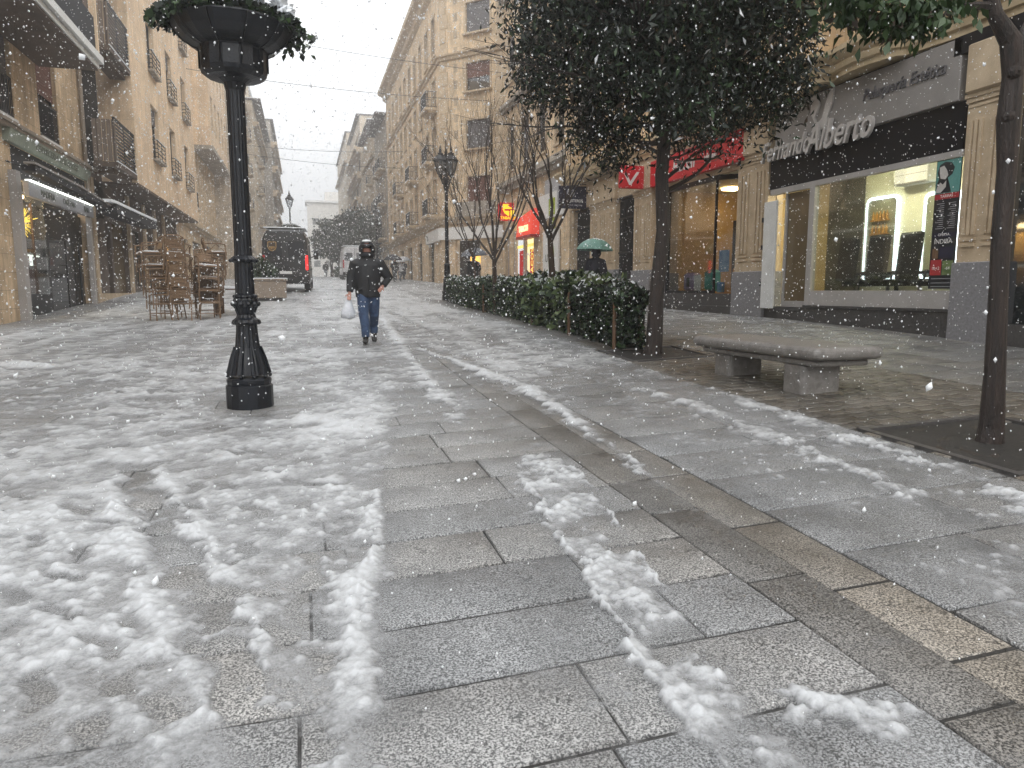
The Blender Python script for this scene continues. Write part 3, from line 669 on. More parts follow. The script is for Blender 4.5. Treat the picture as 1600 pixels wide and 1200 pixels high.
# ---- salon shopfront
sal=empty('hair_salon_front',(10.0,11.3,-.7),'hair salon shop window with grey and black fascia, yellow lit inside','shop front')
m=MB(); RB(m,9.09,13.93,-1.2,-.345,9.985,10.3); m.build('stone_base','dark_granite',sal)
m=MB(); RB(m,9.09,12.6,-.34,-.30,9.95,10.3); RB(m,12.6,13.93,-.43,-.40,9.97,10.3); m.build('sill','dark_granite',sal)
m=MB(); RB(m,9.09,12.45,-.298,.0,9.99,10.1); RB(m,12.45,12.6,-.298,2.2,9.985,10.1); RB(m,9.09,12.45,2.10,2.2,9.99,10.1); RB(m,12.6,13.9,2.08,2.2,9.99,10.1); m.build('window_surround','grey_panel',sal)
m=MB(); RB(m,9.09,13.93,2.202,2.93,9.99,10.2); m.build('black_fascia','black_gloss',sal)
m=MB(); RB(m,9.16,13.70,2.935,3.88,9.90,10.05,.015); gf=m.build('grey_fascia','grey_metal',sal)
text('lettering','Peluquería Estética',.29,(9.885,10.30,3.50),'R','shutter_grey',gf,.012,.28,sx=.80)
text('shop_name','Fernando',.58,(9.86,13.30,2.96),'R','silver_letter',gf,.03,.35,sx=.72,bold=.006)
text('shop_name','Alberto',.76,(9.84,11.72,2.98),'R','silver_letter',gf,.035,.35,sx=.72,bold=.008)
# abstract emblem: two leaning blades
def poly(pts,x0,x1): # pts (y,z) polygon extruded in x
    b=MB(); n=len(pts); b.add([(x0,y,z) for y,z in pts]+[(x1,y,z) for y,z in pts],[tuple(range(n)),tuple(range(2*n-1,n-1,-1))]+[(i,n+i,n+(i+1)%n,(i+1)%n) for i in range(n)]); return b
poly([(12.56,3.82),(12.40,3.84),(12.30,3.62),(12.42,3.40),(12.36,3.26),(12.20,3.36),(12.12,3.62),(12.02,3.80),(11.92,3.86),(11.94,3.60),(12.06,3.34),(12.0,3.22),(11.88,3.12),(12.16,3.16),(12.3,3.10),(12.5,3.14),(12.40,3.28),(12.54,3.5)],9.86,9.897).build('emblem','silver_letter',gf)
m=MB(); RB(m,9.12,12.44,.004,2.096,10.03,10.045); m.build('shop_glass','shop_glass',sal)
m=MB(); RB(m,12.62,13.45,-.38,2.07,10.10,10.13); d=m.build('door','brown_glass',sal)
m=MB(); RB(m,12.62,12.68,-.38,2.07,10.06,10.16); RB(m,13.40,13.46,-.38,2.07,10.06,10.16); RB(m,12.68,13.4,-.38,-.22,10.06,10.16); m.build('door_frame','grey_panel',d)
m=MB(); RB(m,13.50,13.92,-.39,1.93,9.86,9.92,.008); dl=m.build('folded_shutter_door','white_paint',sal)
for z in (.1,.9,1.5): m=MB(); RB(m,13.93,13.96,z,z+.1,9.84,9.9); m.build('hinge','iron',dl)
# interior room
m=MB(); m.quad((12.6,9.0,-.35),(12.6,15.8,-.35),(12.6,15.8,2.9),(12.6,9.0,2.9)); m.quad((10.2,9.05,-.35),(12.6,9.05,-.35),(12.6,9.05,2.9),(10.2,9.05,2.9)); m.build('room_wall','cream_wall',sal)
m=MB(); m.quad((12.58,13.95,-.35),(12.58,15.79,-.35),(12.58,15.79,2.85),(12.58,13.95,2.85)); m.quad((10.2,13.96,-.35),(10.2,15.3,-.35),(10.2,15.3,2.85),(10.2,13.96,2.85)); m.quad((10.2,15.3,-.35),(12.6,15.79,-.35),(12.6,15.79,2.9),(10.2,15.3,2.9)); m.build('dark_reflection_wall','olive_wall',sal)  # dark wall added for the dim reflection and grey wall at this window end
m=MB(); m.quad((10.1,9.05,-.34),(12.6,9.05,-.34),(12.6,15.8,-.34),(10.1,15.8,-.34)); m.build('room_floor','grey_panel',sal)
m=MB(); m.quad((10.1,9.05,2.85),(12.6,9.05,2.85),(12.6,15.8,2.85),(10.1,15.8,2.85)); cl=m.build('ceiling','cream_wall',sal)
for y in (10.4,12.9):
    m=MB(); RB(m,y-.3,y+.3,2.80,2.84,11.1,11.5); m.build('ceiling_lamp','cream_lamp',cl)
def rrect(cy,cz,w,h,r,x,n=6):
    P=[]
    for k,(sy,sz) in enumerate(((1,1),(-1,1),(-1,-1),(1,-1))):
        for i in range(n+1):
            a=pi/2*k+pi/2*i/n; P.append((x,cy+sy*(w/2-r)+r*math.cos(a),cz+sz*(h/2-r)+r*math.sin(a)))
    return P
for (a,b,z0,z1,lb) in ((12.88,13.84,.2,2.10,'tall round-cornered mirror with glowing white rim, further from the poster'),(11.35,12.22,.2,2.02,'tall round-cornered mirror with glowing white rim, half hidden by the poster')):
    r=empty('lit_mirror',(12.55,(a+b)/2,z0),lb,'mirror','lit mirrors in the salon')
    cy,cz=(a+b)/2,(z0+z1)/2; o_=rrect(cy,cz,b-a,z1-z0,.16,12.52); i_=rrect(cy,cz,b-a-.14,z1-z0-.14,.1,12.52); n=len(o_)
    m=MB(); m.add(o_+i_+[(12.575,p[1],p[2]) for p in o_],[(i,(i+1)%n,n+(i+1)%n,n+i) for i in range(n)]+[(i,2*n+i,2*n+(i+1)%n,(i+1)%n) for i in range(n)]); m.build('light_rim','led',r)
    m=MB(); m.add([(12.53,p[1],p[2]) for p in i_],[tuple(range(n))]); m.build('glass','mirror_reflection',r)
sh=empty('bottle_shelf',(12.45,13.2,.9),'orange shelves of bottles seen in the first salon mirror','shelf')
for z in (.95,1.25,1.55): m=MB(); m.box(12.46,12.51,13.1,13.62,z,z+.03); m.build('board','orange_wood',sh)
m=MB()
for z in (.98,1.28,1.58):
    for k in range(5): m.lathe((12.48,13.15+k*.1,z),[(.028,0),(.028,.12),(.012,.15),(.012,.19)],8)
m.build('bottles','pastry',sh,kind='stuff')
ac=empty('air_conditioner',(12.4,12.4,2.45),'cream air conditioner high on the salon back wall','air conditioner')
m=MB(); RB(m,11.95,12.86,2.22,2.60,12.3,12.58,.03); m.build('casing','sign_white',ac)
m=MB(); RB(m,12.0,12.8,2.235,2.26,12.285,12.299); RB(m,12.0,12.8,2.42,2.43,12.29,12.299); m.build('louvre','grey_metal',ac)
ct=empty('salon_counter',(12.3,12.4,-.3),'black counter under the salon mirrors','counter')
m=MB(); RB(m,9.4,13.9,.34,.40,12.1,12.57,.01); m.build('top','black_gloss',ct)
for y in (9.6,11.2,12.6,13.8): m=MB(); RB(m,y-.03,y+.03,-.34,.338,12.3,12.36); m.build('leg','iron',ct)
def salon_chair(y,x,lb):
    r=empty('salon_chair',(x,y,-.34),lb,'chair','black salon chairs')
    m=MB(); m.cbox((x,y,.66),(.10,.56,.92),Matrix.Rotation(.10,3,'Y'),.04); m.build('backrest','chair_black',r)
    m=MB(); m.cbox((x+.32,y,.16),(.52,.54,.14),None,.04); m.build('seat','black_gloss',r)
    for s in (-1,1):
        m=MB(); m.tube([(x+.06,y+s*.31,.18),(x+.1,y+s*.31,.38),(x+.5,y+s*.31,.38)],.022,6); m.build('armrest','iron',r)
    m=MB(); m.tube([(x+.3,y,-.3),(x+.3,y,.1)],.035,8); m.lathe((x+.3,y,-.335),[(.24,0),(.24,.02),(.04,.05)],14); m.build('pedestal','rim_metal',r)
salon_chair(12.08,11.3,'black tall-backed salon chair standing before the first lit mirror'); salon_chair(11.28,11.3,'black tall-backed salon chair beside the poster'); salon_chair(12.92,11.3,'black salon chair in the darker part of the window, furthest from the poster')
# poster on the glass
po=empty('price_poster',(10.0,9.32,.05),'tall dark poster of salon prices with woman on teal ground stuck on window','poster')
m=MB(); RB(m,9.10,9.57,.03,2.09,10.015,10.028); m.build('backing','poster_dark',po)
m=MB(); RB(m,9.11,9.56,1.56,2.08,10.010,10.0145); m.build('teal_panel','poster_teal',po)
poly([(9.54,1.57),(9.26,1.57),(9.30,1.70),(9.34,1.80),(9.26,1.85),(9.22,1.95),(9.28,2.03),(9.40,2.06),(9.50,2.02),(9.54,1.90),(9.50,1.80),(9.54,1.72)],10.0065,10.0095).build('hair_shape','poster_dark',po)
poly([(9.50,1.98),(9.42,2.00),(9.36,1.92),(9.33,1.84),(9.38,1.78),(9.47,1.80),(9.49,1.88)],10.003,10.006).build('face_shape','poster_face',po)
poly([(9.55,1.58),(9.45,1.58),(9.36,1.66),(9.36,1.76),(9.42,1.70),(9.47,1.74),(9.52,1.68)],10.003,10.006).build('hand_shape','poster_face',po)
m=MB(); RB(m,9.11,9.56,1.47,1.555,10.010,10.0145); m.build('red_band','poster_red',po)
text('lettering','TARIFAS',.065,(10.008,9.335,1.512),'R','sign_white',po,.001)
m=MB(); RB(m,9.11,9.56,.86,.94,10.010,10.0145); m.build('blue_band','navy_sign',po)
text('lettering','OFERTA',.06,(10.008,9.335,.90),'R','sign_white',po,.001)
text('lettering','INDIBA',.105,(10.008,9.335,.79),'R','sign_white',po,.001)
m=MB()
for cc in (9.44,9.22):
    for k in range(13): RB(m,cc-.07,cc+.07-.03*((k*7)%3),1.00+k*.033,1.008+k*.033,10.011,10.0148)
for z in (.06,.12,.19): RB(m,9.14,9.52,z,z+.008,10.011,10.0148)
m.build('small_print','sign_grey',po)
m=MB(); RB(m,9.42,9.53,.52,.68,10.010,10.0145); m.build('orange_box','brown_wood',po)
m=MB(); RB(m,9.34,9.55,.25,.50,10.010,10.0145); m.build('red_box','poster_red',po); text('lettering','10+2',.075,(10.008,9.445,.36),'R','sign_white',po,.001)
m=MB(); RB(m,9.12,9.32,.25,.48,10.010,10.0145); m.build('green_box','leaf_pale',po); text('lettering','-64',.07,(10.008,9.22,.36),'R','sign_white',po,.001)
m=MB(); RB(m,9.13,9.39,.52,.70,10.010,10.0145); m.build('blue_box','navy_sign',po)
# ---- travel agency
ag=empty('travel_agency_front',(10.0,17,-.5),'travel agency shop window under a red fascia, warm light inside','shop front')
m=MB(); RB(m,15.2,18.62,-1.2,-.38,9.96,10.3); m.build('stone_base','dark_granite',ag)
m=MB(); RB(m,15.2,18.62,-.378,-.07,9.99,10.35); m.build('stone_ledge','dark_granite',ag)
m=MB(); RB(m,16.12,18.62,-.068,0,10.0,10.08); RB(m,16.12,18.6,2.74,2.86,10.0,10.08); RB(m,18.54,18.62,0,2.74,10.0,10.08); RB(m,16.10,16.14,0,2.74,10.0,10.06)
m.add([(10.0,16.1,2.74),(10.08,16.1,2.74),(11.0,15.3,2.74),(10.92,15.2,2.74),(10.0,16.1,2.86),(10.08,16.1,2.86),(11.0,15.3,2.86),(10.92,15.2,2.86)],[(0,3,2,1),(4,5,6,7),(0,1,5,4),(1,2,6,5),(2,3,7,6),(3,0,4,7)]); m.build('window_frame','black_metal',ag)
m=MB(); RB(m,16.14,18.54,.0,2.74,10.03,10.042); m.build('shop_glass','clear_glass',ag)
m=MB(); m.quad((10.03,16.12,0),(11.0,15.25,0),(11.0,15.25,2.74),(10.03,16.12,2.74)); m.build('side_glass','clear_glass',ag)
m=MB(); RB(m,14.85,19.45,3.0,3.72,9.86,10.04,.01); rf=m.build('red_fascia','red_sign',ag)
text('shop_name','Halcon',.47,(9.853,17.52,3.34),'R','sign_white',rf,.008,.12,sx=.85,bold=.01); text('shop_name','viajes',.30,(9.853,16.22,3.32),'R','sign_white',rf,.008,.12,sx=.85,bold=.006)
poly([(18.62,3.56),(18.52,3.56),(18.82,3.12),(18.93,3.12)],9.845,9.858).build('tick_mark','sign_white',rf); poly([(19.1,3.34),(19.2,3.34),(18.98,3.12),(18.94,3.2)],9.845,9.858).build('tick_mark','sign_white',rf)
m=MB(); RB(m,15.2,18.6,2.862,2.998,10.0,10.1); m.build('lintel','smooth_stone',ag)
m=MB(); m.quad((13.4,15.1,-.3),(13.4,19.4,-.3),(13.4,19.4,3.2),(13.4,15.1,3.2)); m.quad((10.2,19.4,-.3),(13.4,19.4,-.3),(13.4,19.4,3.2),(10.2,19.4,3.2)); m.quad((11.2,15.2,-.3),(13.4,15.1,-.3),(13.4,15.1,3.2),(11.2,15.2,3.2)); m.build('room_wall','tan_wall',ag)
m=MB(); m.quad((10.1,15.1,-.07),(13.4,15.1,-.07),(13.4,19.4,-.07),(10.1,19.4,-.07)); m.build('room_floor','orange_wood',ag)
m=MB(); m.quad((10.1,15.1,2.9),(13.4,15.1,2.9),(13.4,19.4,2.9),(10.1,19.4,2.9)); cl=m.build('ceiling','cream_wall',ag)
for y in (16.4,18.2): m=MB(); RB(m,y-.2,y+.2,2.84,2.88,11.6,12.0); m.build('ceiling_lamp','warm_lamp',cl)
m=MB(); RB(m,18.2,19.0,0,2.1,13.28,13.38); m.build('dark_doorway','dark_wall',ag)
def bx(name,lb,cat,x0,x1,y0,y1,z0,z1,mat,bev=.03,group=None):
    m=MB(); m.box(x0,x1,y0,y1,z0,z1,bev); return m.build(name,mat,None,label=lb,cat=cat,group=group)
c=empty('suitcase',(10.6,18.1,-.06),'purple suitcase in the travel agency window','suitcase')
m=MB(); m.box(10.42,10.72,17.83,18.36,-.02,.50,.06); m.build('shell','purple_case',c); m=MB(); m.tube([(10.5,18.0,.49),(10.5,18.0,.56),(10.5,18.2,.56),(10.5,18.2,.49)],.012,6); m.build('handle','iron',c)
m=MB(); m.box(10.405,10.418,18.0,18.14,.1,.36); m.build('sticker','poster_dark',c)
c=empty('suitcase',(10.6,17.1,-.06),'teal suitcase in the travel agency window','suitcase')
m=MB(); m.box(10.42,10.74,16.86,17.28,-.02,.56,.07); m.build('shell','teal_case',c); m=MB(); m.tube([(10.5,17.0,.55),(10.5,17.0,.62),(10.5,17.15,.62),(10.5,17.15,.55)],.012,6); m.build('handle','iron',c)
bx('display_card','pale display card with leaf pattern between the two suitcases','card',10.4,10.43,17.38,17.72,-.05,.42,'sign_white',.004); bx('brochure_box','small blue brochure box right of the teal suitcase','box',10.5,10.6,16.5,16.72,-.05,.22,'blue_card',.01)
bx('travel_poster','blue travel poster hanging above the teal suitcase','poster',10.9,10.91,16.82,17.3,.5,1.08,'blue_card',0)
rk=empty('brochure_rack',(12,17.9,-.07),'pale wooden rack of coloured brochures at the back of the agency','rack')
m=MB(); m.box(12.1,12.15,16.6,18.0,1.0,2.15)
for k in range(4): m.box(12.0,12.1,16.6+k*.45,16.65+k*.45,1.0,2.15)
for z in (1.0,1.55,2.12): m.box(12.0,12.1,16.6,18.0,z-.02,z+.02)
m.build('frame','orange_wood',rk)
for i,(a,z) in enumerate(((16.68,1.06),(17.13,1.06),(17.58,1.06),(16.68,1.6),(17.13,1.6),(17.58,1.6))):
    m=MB(); m.box(12.04,12.07,a,a+.34,z,z+.42); m.build('brochure',['blue_card','poster_red','poster_teal'][i%3],rk)
bx('desk','golden wooden desk low behind the teal suitcase','desk',11.4,12.0,15.9,17.4,-.07,.6,'orange_wood',.01)
tv=empty('display_screen',(12.2,19.3,.6),'tall dark screen on the left inside the travel agency','screen'); m=MB(); m.box(12.6,12.66,18.35,19.3,.1,2.1,.01); m.build('panel','black_gloss',tv); m=MB(); m.box(12.62,12.64,18.8,18.86,-.07,.1); m.box(12.5,12.76,18.6,19.06,-.07,-.05); m.build('stand','iron',tv)
# red box sign with a tick
bs=empty('red_box_sign',(9.5,19.6,3.5),'red square box sign with white tick jutting out beside the tree trunk','sign')
m=MB(); m.box(9.12,9.98,19.9,20.05,3.02,3.68,.02); m.build('box','red_sign',bs)
m=MB(); V0=[(9.24,3.42),(9.33,3.42),(9.44,3.22),(9.64,3.50),(9.73,3.50),(9.47,3.12),(9.40,3.12)]; n=len(V0); m.add([(x,19.885,z) for x,z in V0]+[(x,19.902,z) for x,z in V0],[tuple(range(n-1,-1,-1)),tuple(range(n,2*n))]+[(i,(i+1)%n,n+(i+1)%n,n+i) for i in range(n)]); m.build('tick_mark','sign_white',bs)
m=MB(); m.box(9.98,10.05,19.93,20.02,3.1,3.6); m.build('bracket','iron',bs)
# navy sign
bs=empty('navy_box_sign',(9.5,24.5,3.4),'navy hanging sign with round emblem and pale lettering','sign')
m=MB(); m.box(8.86,9.93,24.55,24.65,2.93,3.72,.01); nb=m.build('panel','navy_sign',bs)
m=MB(); m.box(8.83,8.859,24.54,24.66,2.92,3.73); m.build('edge','sign_grey',bs)
m=MB(); m.tube([(9.32,24.53,3.48),(9.32,24.55,3.48)],.15,18); m.build('emblem_disc','sign_grey',nb)
m=MB(); m.box(9.30,9.335,24.52,24.529,3.36,3.60); m.cbox((9.32,24.524,3.48),(.2,.008,.03),Matrix.Rotation(-.8,3,'Y')); m.build('emblem_mark','navy_sign',nb)
text('lettering','BALLESTEROS',.135,(9.40,24.545,3.20),'F','sign_white',nb,.002,sx=.93,bold=.003); text('lettering','NOTARIA Y ASESORIA',.075,(9.40,24.545,3.05),'F','sign_grey',nb,.002)
m=MB(); m.tube([(9.93,24.6,3.8),(9.2,24.6,3.72)],.015,6); m.tube([(9.93,24.6,3.5),(10.05,24.6,3.5)],.03,6); m.build('bracket','iron',bs)
# ================================================================ block further along (tobacconist, lime shop)
rb=empty('corniced_building',(16,34,0),'sandstone building set back behind bare trees, with tobacco shop at its foot','building')
P=(12.0,26.2,0);U=(0,1,0);Nn=(-1,0,0)
ops=[(x,x+1.25,a,b) for (a,b) in ((7.0,9.5),(12.0,14.6)) for x in (6.2,9.0,11.8,14.6)]
gr=[(10.9,14.9,-.4,4.3),(1.0,5.5,-.5,4.2),(16,16.6,-.2,3.2)]
m=MB(); wallgrid(m,P,U,Nn,16.8,-2,17,ops+gr,.3); m.quad((12,26.2,-2),(20,26.2,-2),(20,26.2,17),(12,26.2,17)); m.quad((12,26.2,17),(20,26.2,17),(20,43,17),(12,43,17)); m.build('wall','corner_stone',rb)
m=MB()
for z,h,pr in ((5.85,.5,.5),(10.5,.35,.35),(16.7,.5,.6)): obox(m,P,U,Nn,0,16.8,z,z+h*.45,.003,pr*.6); obox(m,P,U,Nn,0,16.8,z+h*.45,z+h,.003,pr)
m.build('cornice','grey_stone',rb)
for i,o in enumerate(ops): window(rb,P,U,Nn,*o,style=['glass','half','shut'][i%3],surr=('smooth_stone',))
balcony(rb,P,U,Nn,11.4,13.5,11.9,.7)
m=MB(); obox(m,P,U,Nn,1.0,5.5,-.5,4.2,-.3,-.24); obox(m,P,U,Nn,16,16.6,-.2,3.2,-.3,-.24); m.build('shopfront','window_glass',rb)
m=MB(); obox(m,P,U,Nn,6.2,8.9,4.25,5.5,.01,.08); m.build('shop_panel','sign_grey',rb)
# tobacconist
tb=empty('tobacco_shop',(12,39,0),'bright yellow and red lit tobacco shop door beyond the hedge','shop front')
m=MB(); RB(m,37.1,41.1,-.3,4.25,12.9,12.96); m.build('back_wall','pale_yellow_glow',tb)
m=MB(); RB(m,37.1,37.3,-.2,3.3,12.05,12.2); RB(m,38.9,39.2,-.2,3.3,12.05,12.2); RB(m,40.9,41.08,-.2,3.3,12.05,12.2); RB(m,37.1,41.1,3.3,3.45,12.05,12.2); m.build('door_frame','grey_panel',tb)
m=MB(); RB(m,37.6,38.6,.1,2.3,12.25,12.3); m.build('red_strip','tobacco_red_lit',tb); m=MB(); RB(m,39.7,40.6,.1,2.3,12.25,12.3); m.build('red_strip','tobacco_red_lit',tb)
text('lettering','TABACOS',.62,(12.23,38.1,1.2),((0,0,1),(0,1,0),(-1,0,0)),'yellow_glow',tb,.005,sx=.8)
m=MB(); RB(m,37.3,40.9,2.45,2.6,12.22,12.28); m.build('bright_band','yellow_glow',tb)
sgn=MB(); V0=[(11.5,36.1,2.95),(11.5,38.8,2.95),(11.62,38.8,3.95),(11.62,36.1,4.25),(11.96,36.1,2.95),(11.96,38.8,2.95),(11.96,38.8,4.0),(11.96,36.1,4.3)]
sgn.add(V0,[(0,1,2,3),(4,7,6,5),(3,2,6,7),(0,3,7,4),(1,5,6,2),(0,4,5,1)]); sb=sgn.build('sloping_canopy','red_glow',tb)
text('lettering','TABACOS',.42,(11.50,37.45,3.30),'R','pale_yellow_glow',sb,.01,sx=.9,bold=.02)
m=MB(); RB(m,36.1,38.8,2.80,2.94,11.48,12); m.build('awning_edge','tobacco_red',tb)
th=empty('tobacco_hanging_sign',(11.3,41,4.5),'small red hanging sign with yellow emblem over TABACOS','sign')
m=MB(); m.box(11.05,12.25,40.9,41.05,4.05,5.1,.12); b_=m.build('box','tobacco_red_lit',th)
V0=[(11.32,5.0),(11.72,5.0),(11.60,4.92),(11.95,4.75),(11.40,4.72),(11.42,4.62),(11.70,4.62),(11.70,4.35),(11.62,4.34),(11.40,4.50),(11.30,4.72)]
n=len(V0); m=MB(); m.add([(x,40.885,z) for x,z in V0]+[(x,40.9,z) for x,z in V0],[tuple(range(n-1,-1,-1)),tuple(range(n,2*n))]); m.box(11.78,12.0,40.885,40.9,4.34,4.66); m.build('emblem','tobacco_yellow',b_)
text('lettering','TABACOS',.225,(11.65,40.885,4.21),'F','tobacco_yellow',b_,.004,sx=.95,bold=.006)
m=MB(); m.box(12.0,12.1,40.95,41.0,4.4,4.6); m.tube([(11.7,40.98,4.1),(11.7,40.98,.4)],.05,6); m.build('post','grey_metal',th)
# lime shop boards
lm=empty('white_signboard',(11.9,34.2,.3),'tall white board with lime green oval on the wall right of the tobacconist','sign')
m=MB(); RB(m,32.9,35.2,-.1,3.0,11.88,11.96); b_=m.build('board','sign_white',lm)
def oval(yc,zc,ry,rz,x0,x1,n=20):
    return poly([(yc+ry*math.cos(2*pi*i/n),zc+rz*math.sin(2*pi*i/n)) for i in range(n)],x0,x1)
oval(33.9,1.6,.42,.85,11.86,11.876).build('oval','lime',b_); text('lettering','UVAS',.55,(11.853,34.1,1.6),'R','dark_letter',b_,.003)
text('lettering','centro estetica',.22,(11.873,34.05,2.7),'R','dark_letter',b_,.003); text('lettering','tratamientos',.20,(11.873,34.05,.45),'R','dark_letter',b_,.003)
lm=empty('white_fascia_board',(11.9,34,4.4),'white board with lime square high above the oval sign','sign')
m=MB(); RB(m,32.2,36.0,3.6,4.8,11.88,11.96); b_=m.build('board','sign_white',lm); m=MB(); RB(m,33.4,34.3,3.7,4.5,11.86,11.878); m.build('lime_square','lime',b_)
m=MB(); RB(m,33.6,34.2,3.02,3.55,11.87,11.95); m.build('lime_leaf','lime',lm)
# ================================================================ corner building
rc=empty('corner_building',(13,50,.45),'tall sandstone corner building with canted face and bank sign over its door','building')
A=Vector((8.75,46.5,0));B=Vector((12.05,43.0,0)); UC=(B-A).normalized(); NC=Vector((UC.y,-UC.x,0)); 
if NC.y>0: NC=-NC
wc=(B-A).length
cw=[(wc*.42,wc*.78,a,b) for (a,b) in ((5.35,7.1),(8.75,10.5),(12.2,13.9),(15.6,17.4))]
m=MB(); wallgrid(m,A,UC,NC,wc,-1,20,cw+[(wc*.22,wc*.62,-.2,3.2)],.25); m.build('canted_wall','corner_stone',rc)
PS_=(8.75,46.5,0)
fl=[(5.0,7.4),(8.4,10.8),(11.8,13.7),(15.2,17.6)]; cs=[1.6+i*2.75 for i in range(10)]
so_=[(u,u+1.15,a,b) for a,b in fl for u in cs]; go=[(3+i*5.2,5.2+i*5.2,.2,3.6) for i in range(5)]
m=MB(); wallgrid(m,PS_,(0,1,0),(-1,0,0),30,-1,20,so_+go,.25); m.quad((8.75,76.5,-1),(8.75,76.5,20),(18,76.5,20),(18,76.5,-1)); m.quad((8.75,46.5,20),(12.05,43,20),(18,43,20),(18,76.5,20),(8.75,76.5,20)); m.build('street_wall','corner_stone',rc)
m=MB()
RT=[(8.75,76.5),(8.75,46.5),(12.05,43.0)]
OUTC=[(12.0,42.9),(8.75,46.5),(8.75,76.5)]
moulding(m,OUTC,[(0,14.25),(.12,14.3),(.14,14.45),(.26,14.5),(.28,14.6),(0,14.66)],side=1)
moulding(m,OUTC,[(0,4.2),(.15,4.25),(.2,4.4),(.45,4.55),(.5,4.7),(0,4.75)],side=1)
moulding(m,OUTC,[(0,19.0),(.3,19.2),(.35,19.5),(.8,19.7),(.85,19.95),(0,20.1)],side=1)
for k in range(22): # quoins at both edges of the canted face
    z=.9+k*.85
    if 4<z<4.9: continue
    for u in (.02,wc-.62): obox(m,A,UC,NC,u,u+.6-(k%2)*.15,z,z+.8,.002,.04)
m.build('trim','smooth_stone',rc)
for i,o in enumerate(cw): window(rc,A,UC,NC,*o,style=['redshut','shut','redhalf','shut'][i],setb=.14,surr=('smooth_stone',.10,.05,.28))
m=MB(); obox(m,A,UC,NC,wc*.3,wc*.9,4.76,5.5,.35,.5)
for k in range(9): obox(m,A,UC,NC,wc*.31+k*.33,wc*.31+k*.33+.12,4.76,5.3,.36,.48)
obox(m,A,UC,NC,wc*.3,wc*.9,4.6,4.76,.0,.55); m.build('balustrade','grey_stone',rc)
for i,o in enumerate(so_): window(rc,PS_,(0,1,0),(-1,0,0),*o,style=['glass','pale','half','glass','shut'][(i*3)%5],surr=('smooth_stone',.12))
for (u,f) in ((cs[0],0),(cs[0],1),(cs[3],1),(cs[3],0),(cs[0],2),(cs[6],1),(cs[6],0)): balcony(rc,PS_,(0,1,0),(-1,0,0),u-.5,u+1.65,fl[f][0]-.03,.8)
for g in go: d=MB(); obox(d,PS_,(0,1,0),(-1,0,0),g[0],g[1],g[2],g[3],-.3,-.2); d.build('shopfront','window_glass',rc)
d=MB(); obox(d,A,UC,NC,wc*.22,wc*.62,-.2,3.2,-.6,-.5); d.build('doorway','dark_wall',rc)
d=MB(); obox(d,A,UC,NC,wc*.40,wc*.60,1.5,2.6,-.49,-.44); d.build('lit_window','amber_glow',rc)
# bank sign wrapping the corner
bk=empty('bank_sign',(9.5,45,3.6),'white bank signboard wrapping the canted corner above its door','sign')
m=MB(); moulding(m,[(12.0,42.95),(8.72,46.45),(8.72,51.5)],[(.03,3.25),(.22,3.25),(.22,4.0),(.03,4.0)],side=1); sg_=m.build('board','sign_white',bk)
tc_=A+UC*(wc*.28)+NC*.25; text('lettering','iberCaja',.62,(tc_.x,tc_.y,3.62),(UC,(0,0,1),NC),'dark_letter',sg_,.004)
tc_=A+UC*(wc*.82)+NC*.25
m=MB(); obox(m,A,UC,NC,wc*.70,wc*.95,3.45,3.52,.222,.24); obox(m,A,UC,NC,wc*.74,wc*.95,3.62,3.69,.222,.24); obox(m,A,UC,NC,wc*.70,wc*.92,3.79,3.86,.222,.24); m.build('stripe_mark','shutter_red',sg_)
m=MB(); m.cbox((8.49,50.6,3.63),(.01,.5,.08),Matrix.Rotation(.7,3,'X')); m.cbox((8.49,50.8,3.75),(.01,.5,.08),Matrix.Rotation(.2,3,'X')); m.cbox((8.49,50.5,3.5),(.01,.4,.08),Matrix.Rotation(-.3,3,'X')); m.build('arrow_mark','dark_letter',sg_)
# far right-hand street wall
building('gallery_building','dark stone building with broad eaves and stacked balconies beyond the corner building','R',8.7,77,88.5,18.0,'grey_stone',[(2.2,4.2),(5.6,8),(9.2,11.6),(12.8,15.2)],[(.9,1.2),(3.6,1.2),(6.3,1.2),(9.0,1.2)],['glass','half'],roof=1.1,balc={(1,0),(1,1),(1,2),(1,3),(2,0),(2,1),(2,2),(2,3),(3,0),(3,1),(3,2)},cornices=[(4.8,.3,.3)])
building('old_corner_house','pale brown building with deep cornice behind the dark gallery building','R',8.7,89,105,20.0,'far_stone',[(2.5,4.5),(6,8.4),(9.6,12),(13.2,15.6),(16.6,18.6)],[(1+i*2.5,1.1) for i in range(6)],['glass','pale'],roof=.8,balc={(2,1),(3,1),(2,3)},cornices=[(5,.3,.3),(16,.3,.4)])
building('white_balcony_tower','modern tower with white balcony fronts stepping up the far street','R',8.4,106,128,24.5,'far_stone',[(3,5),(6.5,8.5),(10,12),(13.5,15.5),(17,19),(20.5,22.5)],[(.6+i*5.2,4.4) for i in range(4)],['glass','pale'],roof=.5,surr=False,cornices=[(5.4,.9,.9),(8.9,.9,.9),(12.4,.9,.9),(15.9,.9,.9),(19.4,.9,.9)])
building('far_grey_tower','tall pale tower fading in the snow before the end block','R',8.0,130,165,27.0,'far_stone',[(4+i*3.4,6+i*3.4) for i in range(6)],[(1+i*4.8,1.6) for i in range(7)],['glass'],roof=.3,surr=False,cornices=[(22,.4,.6)])
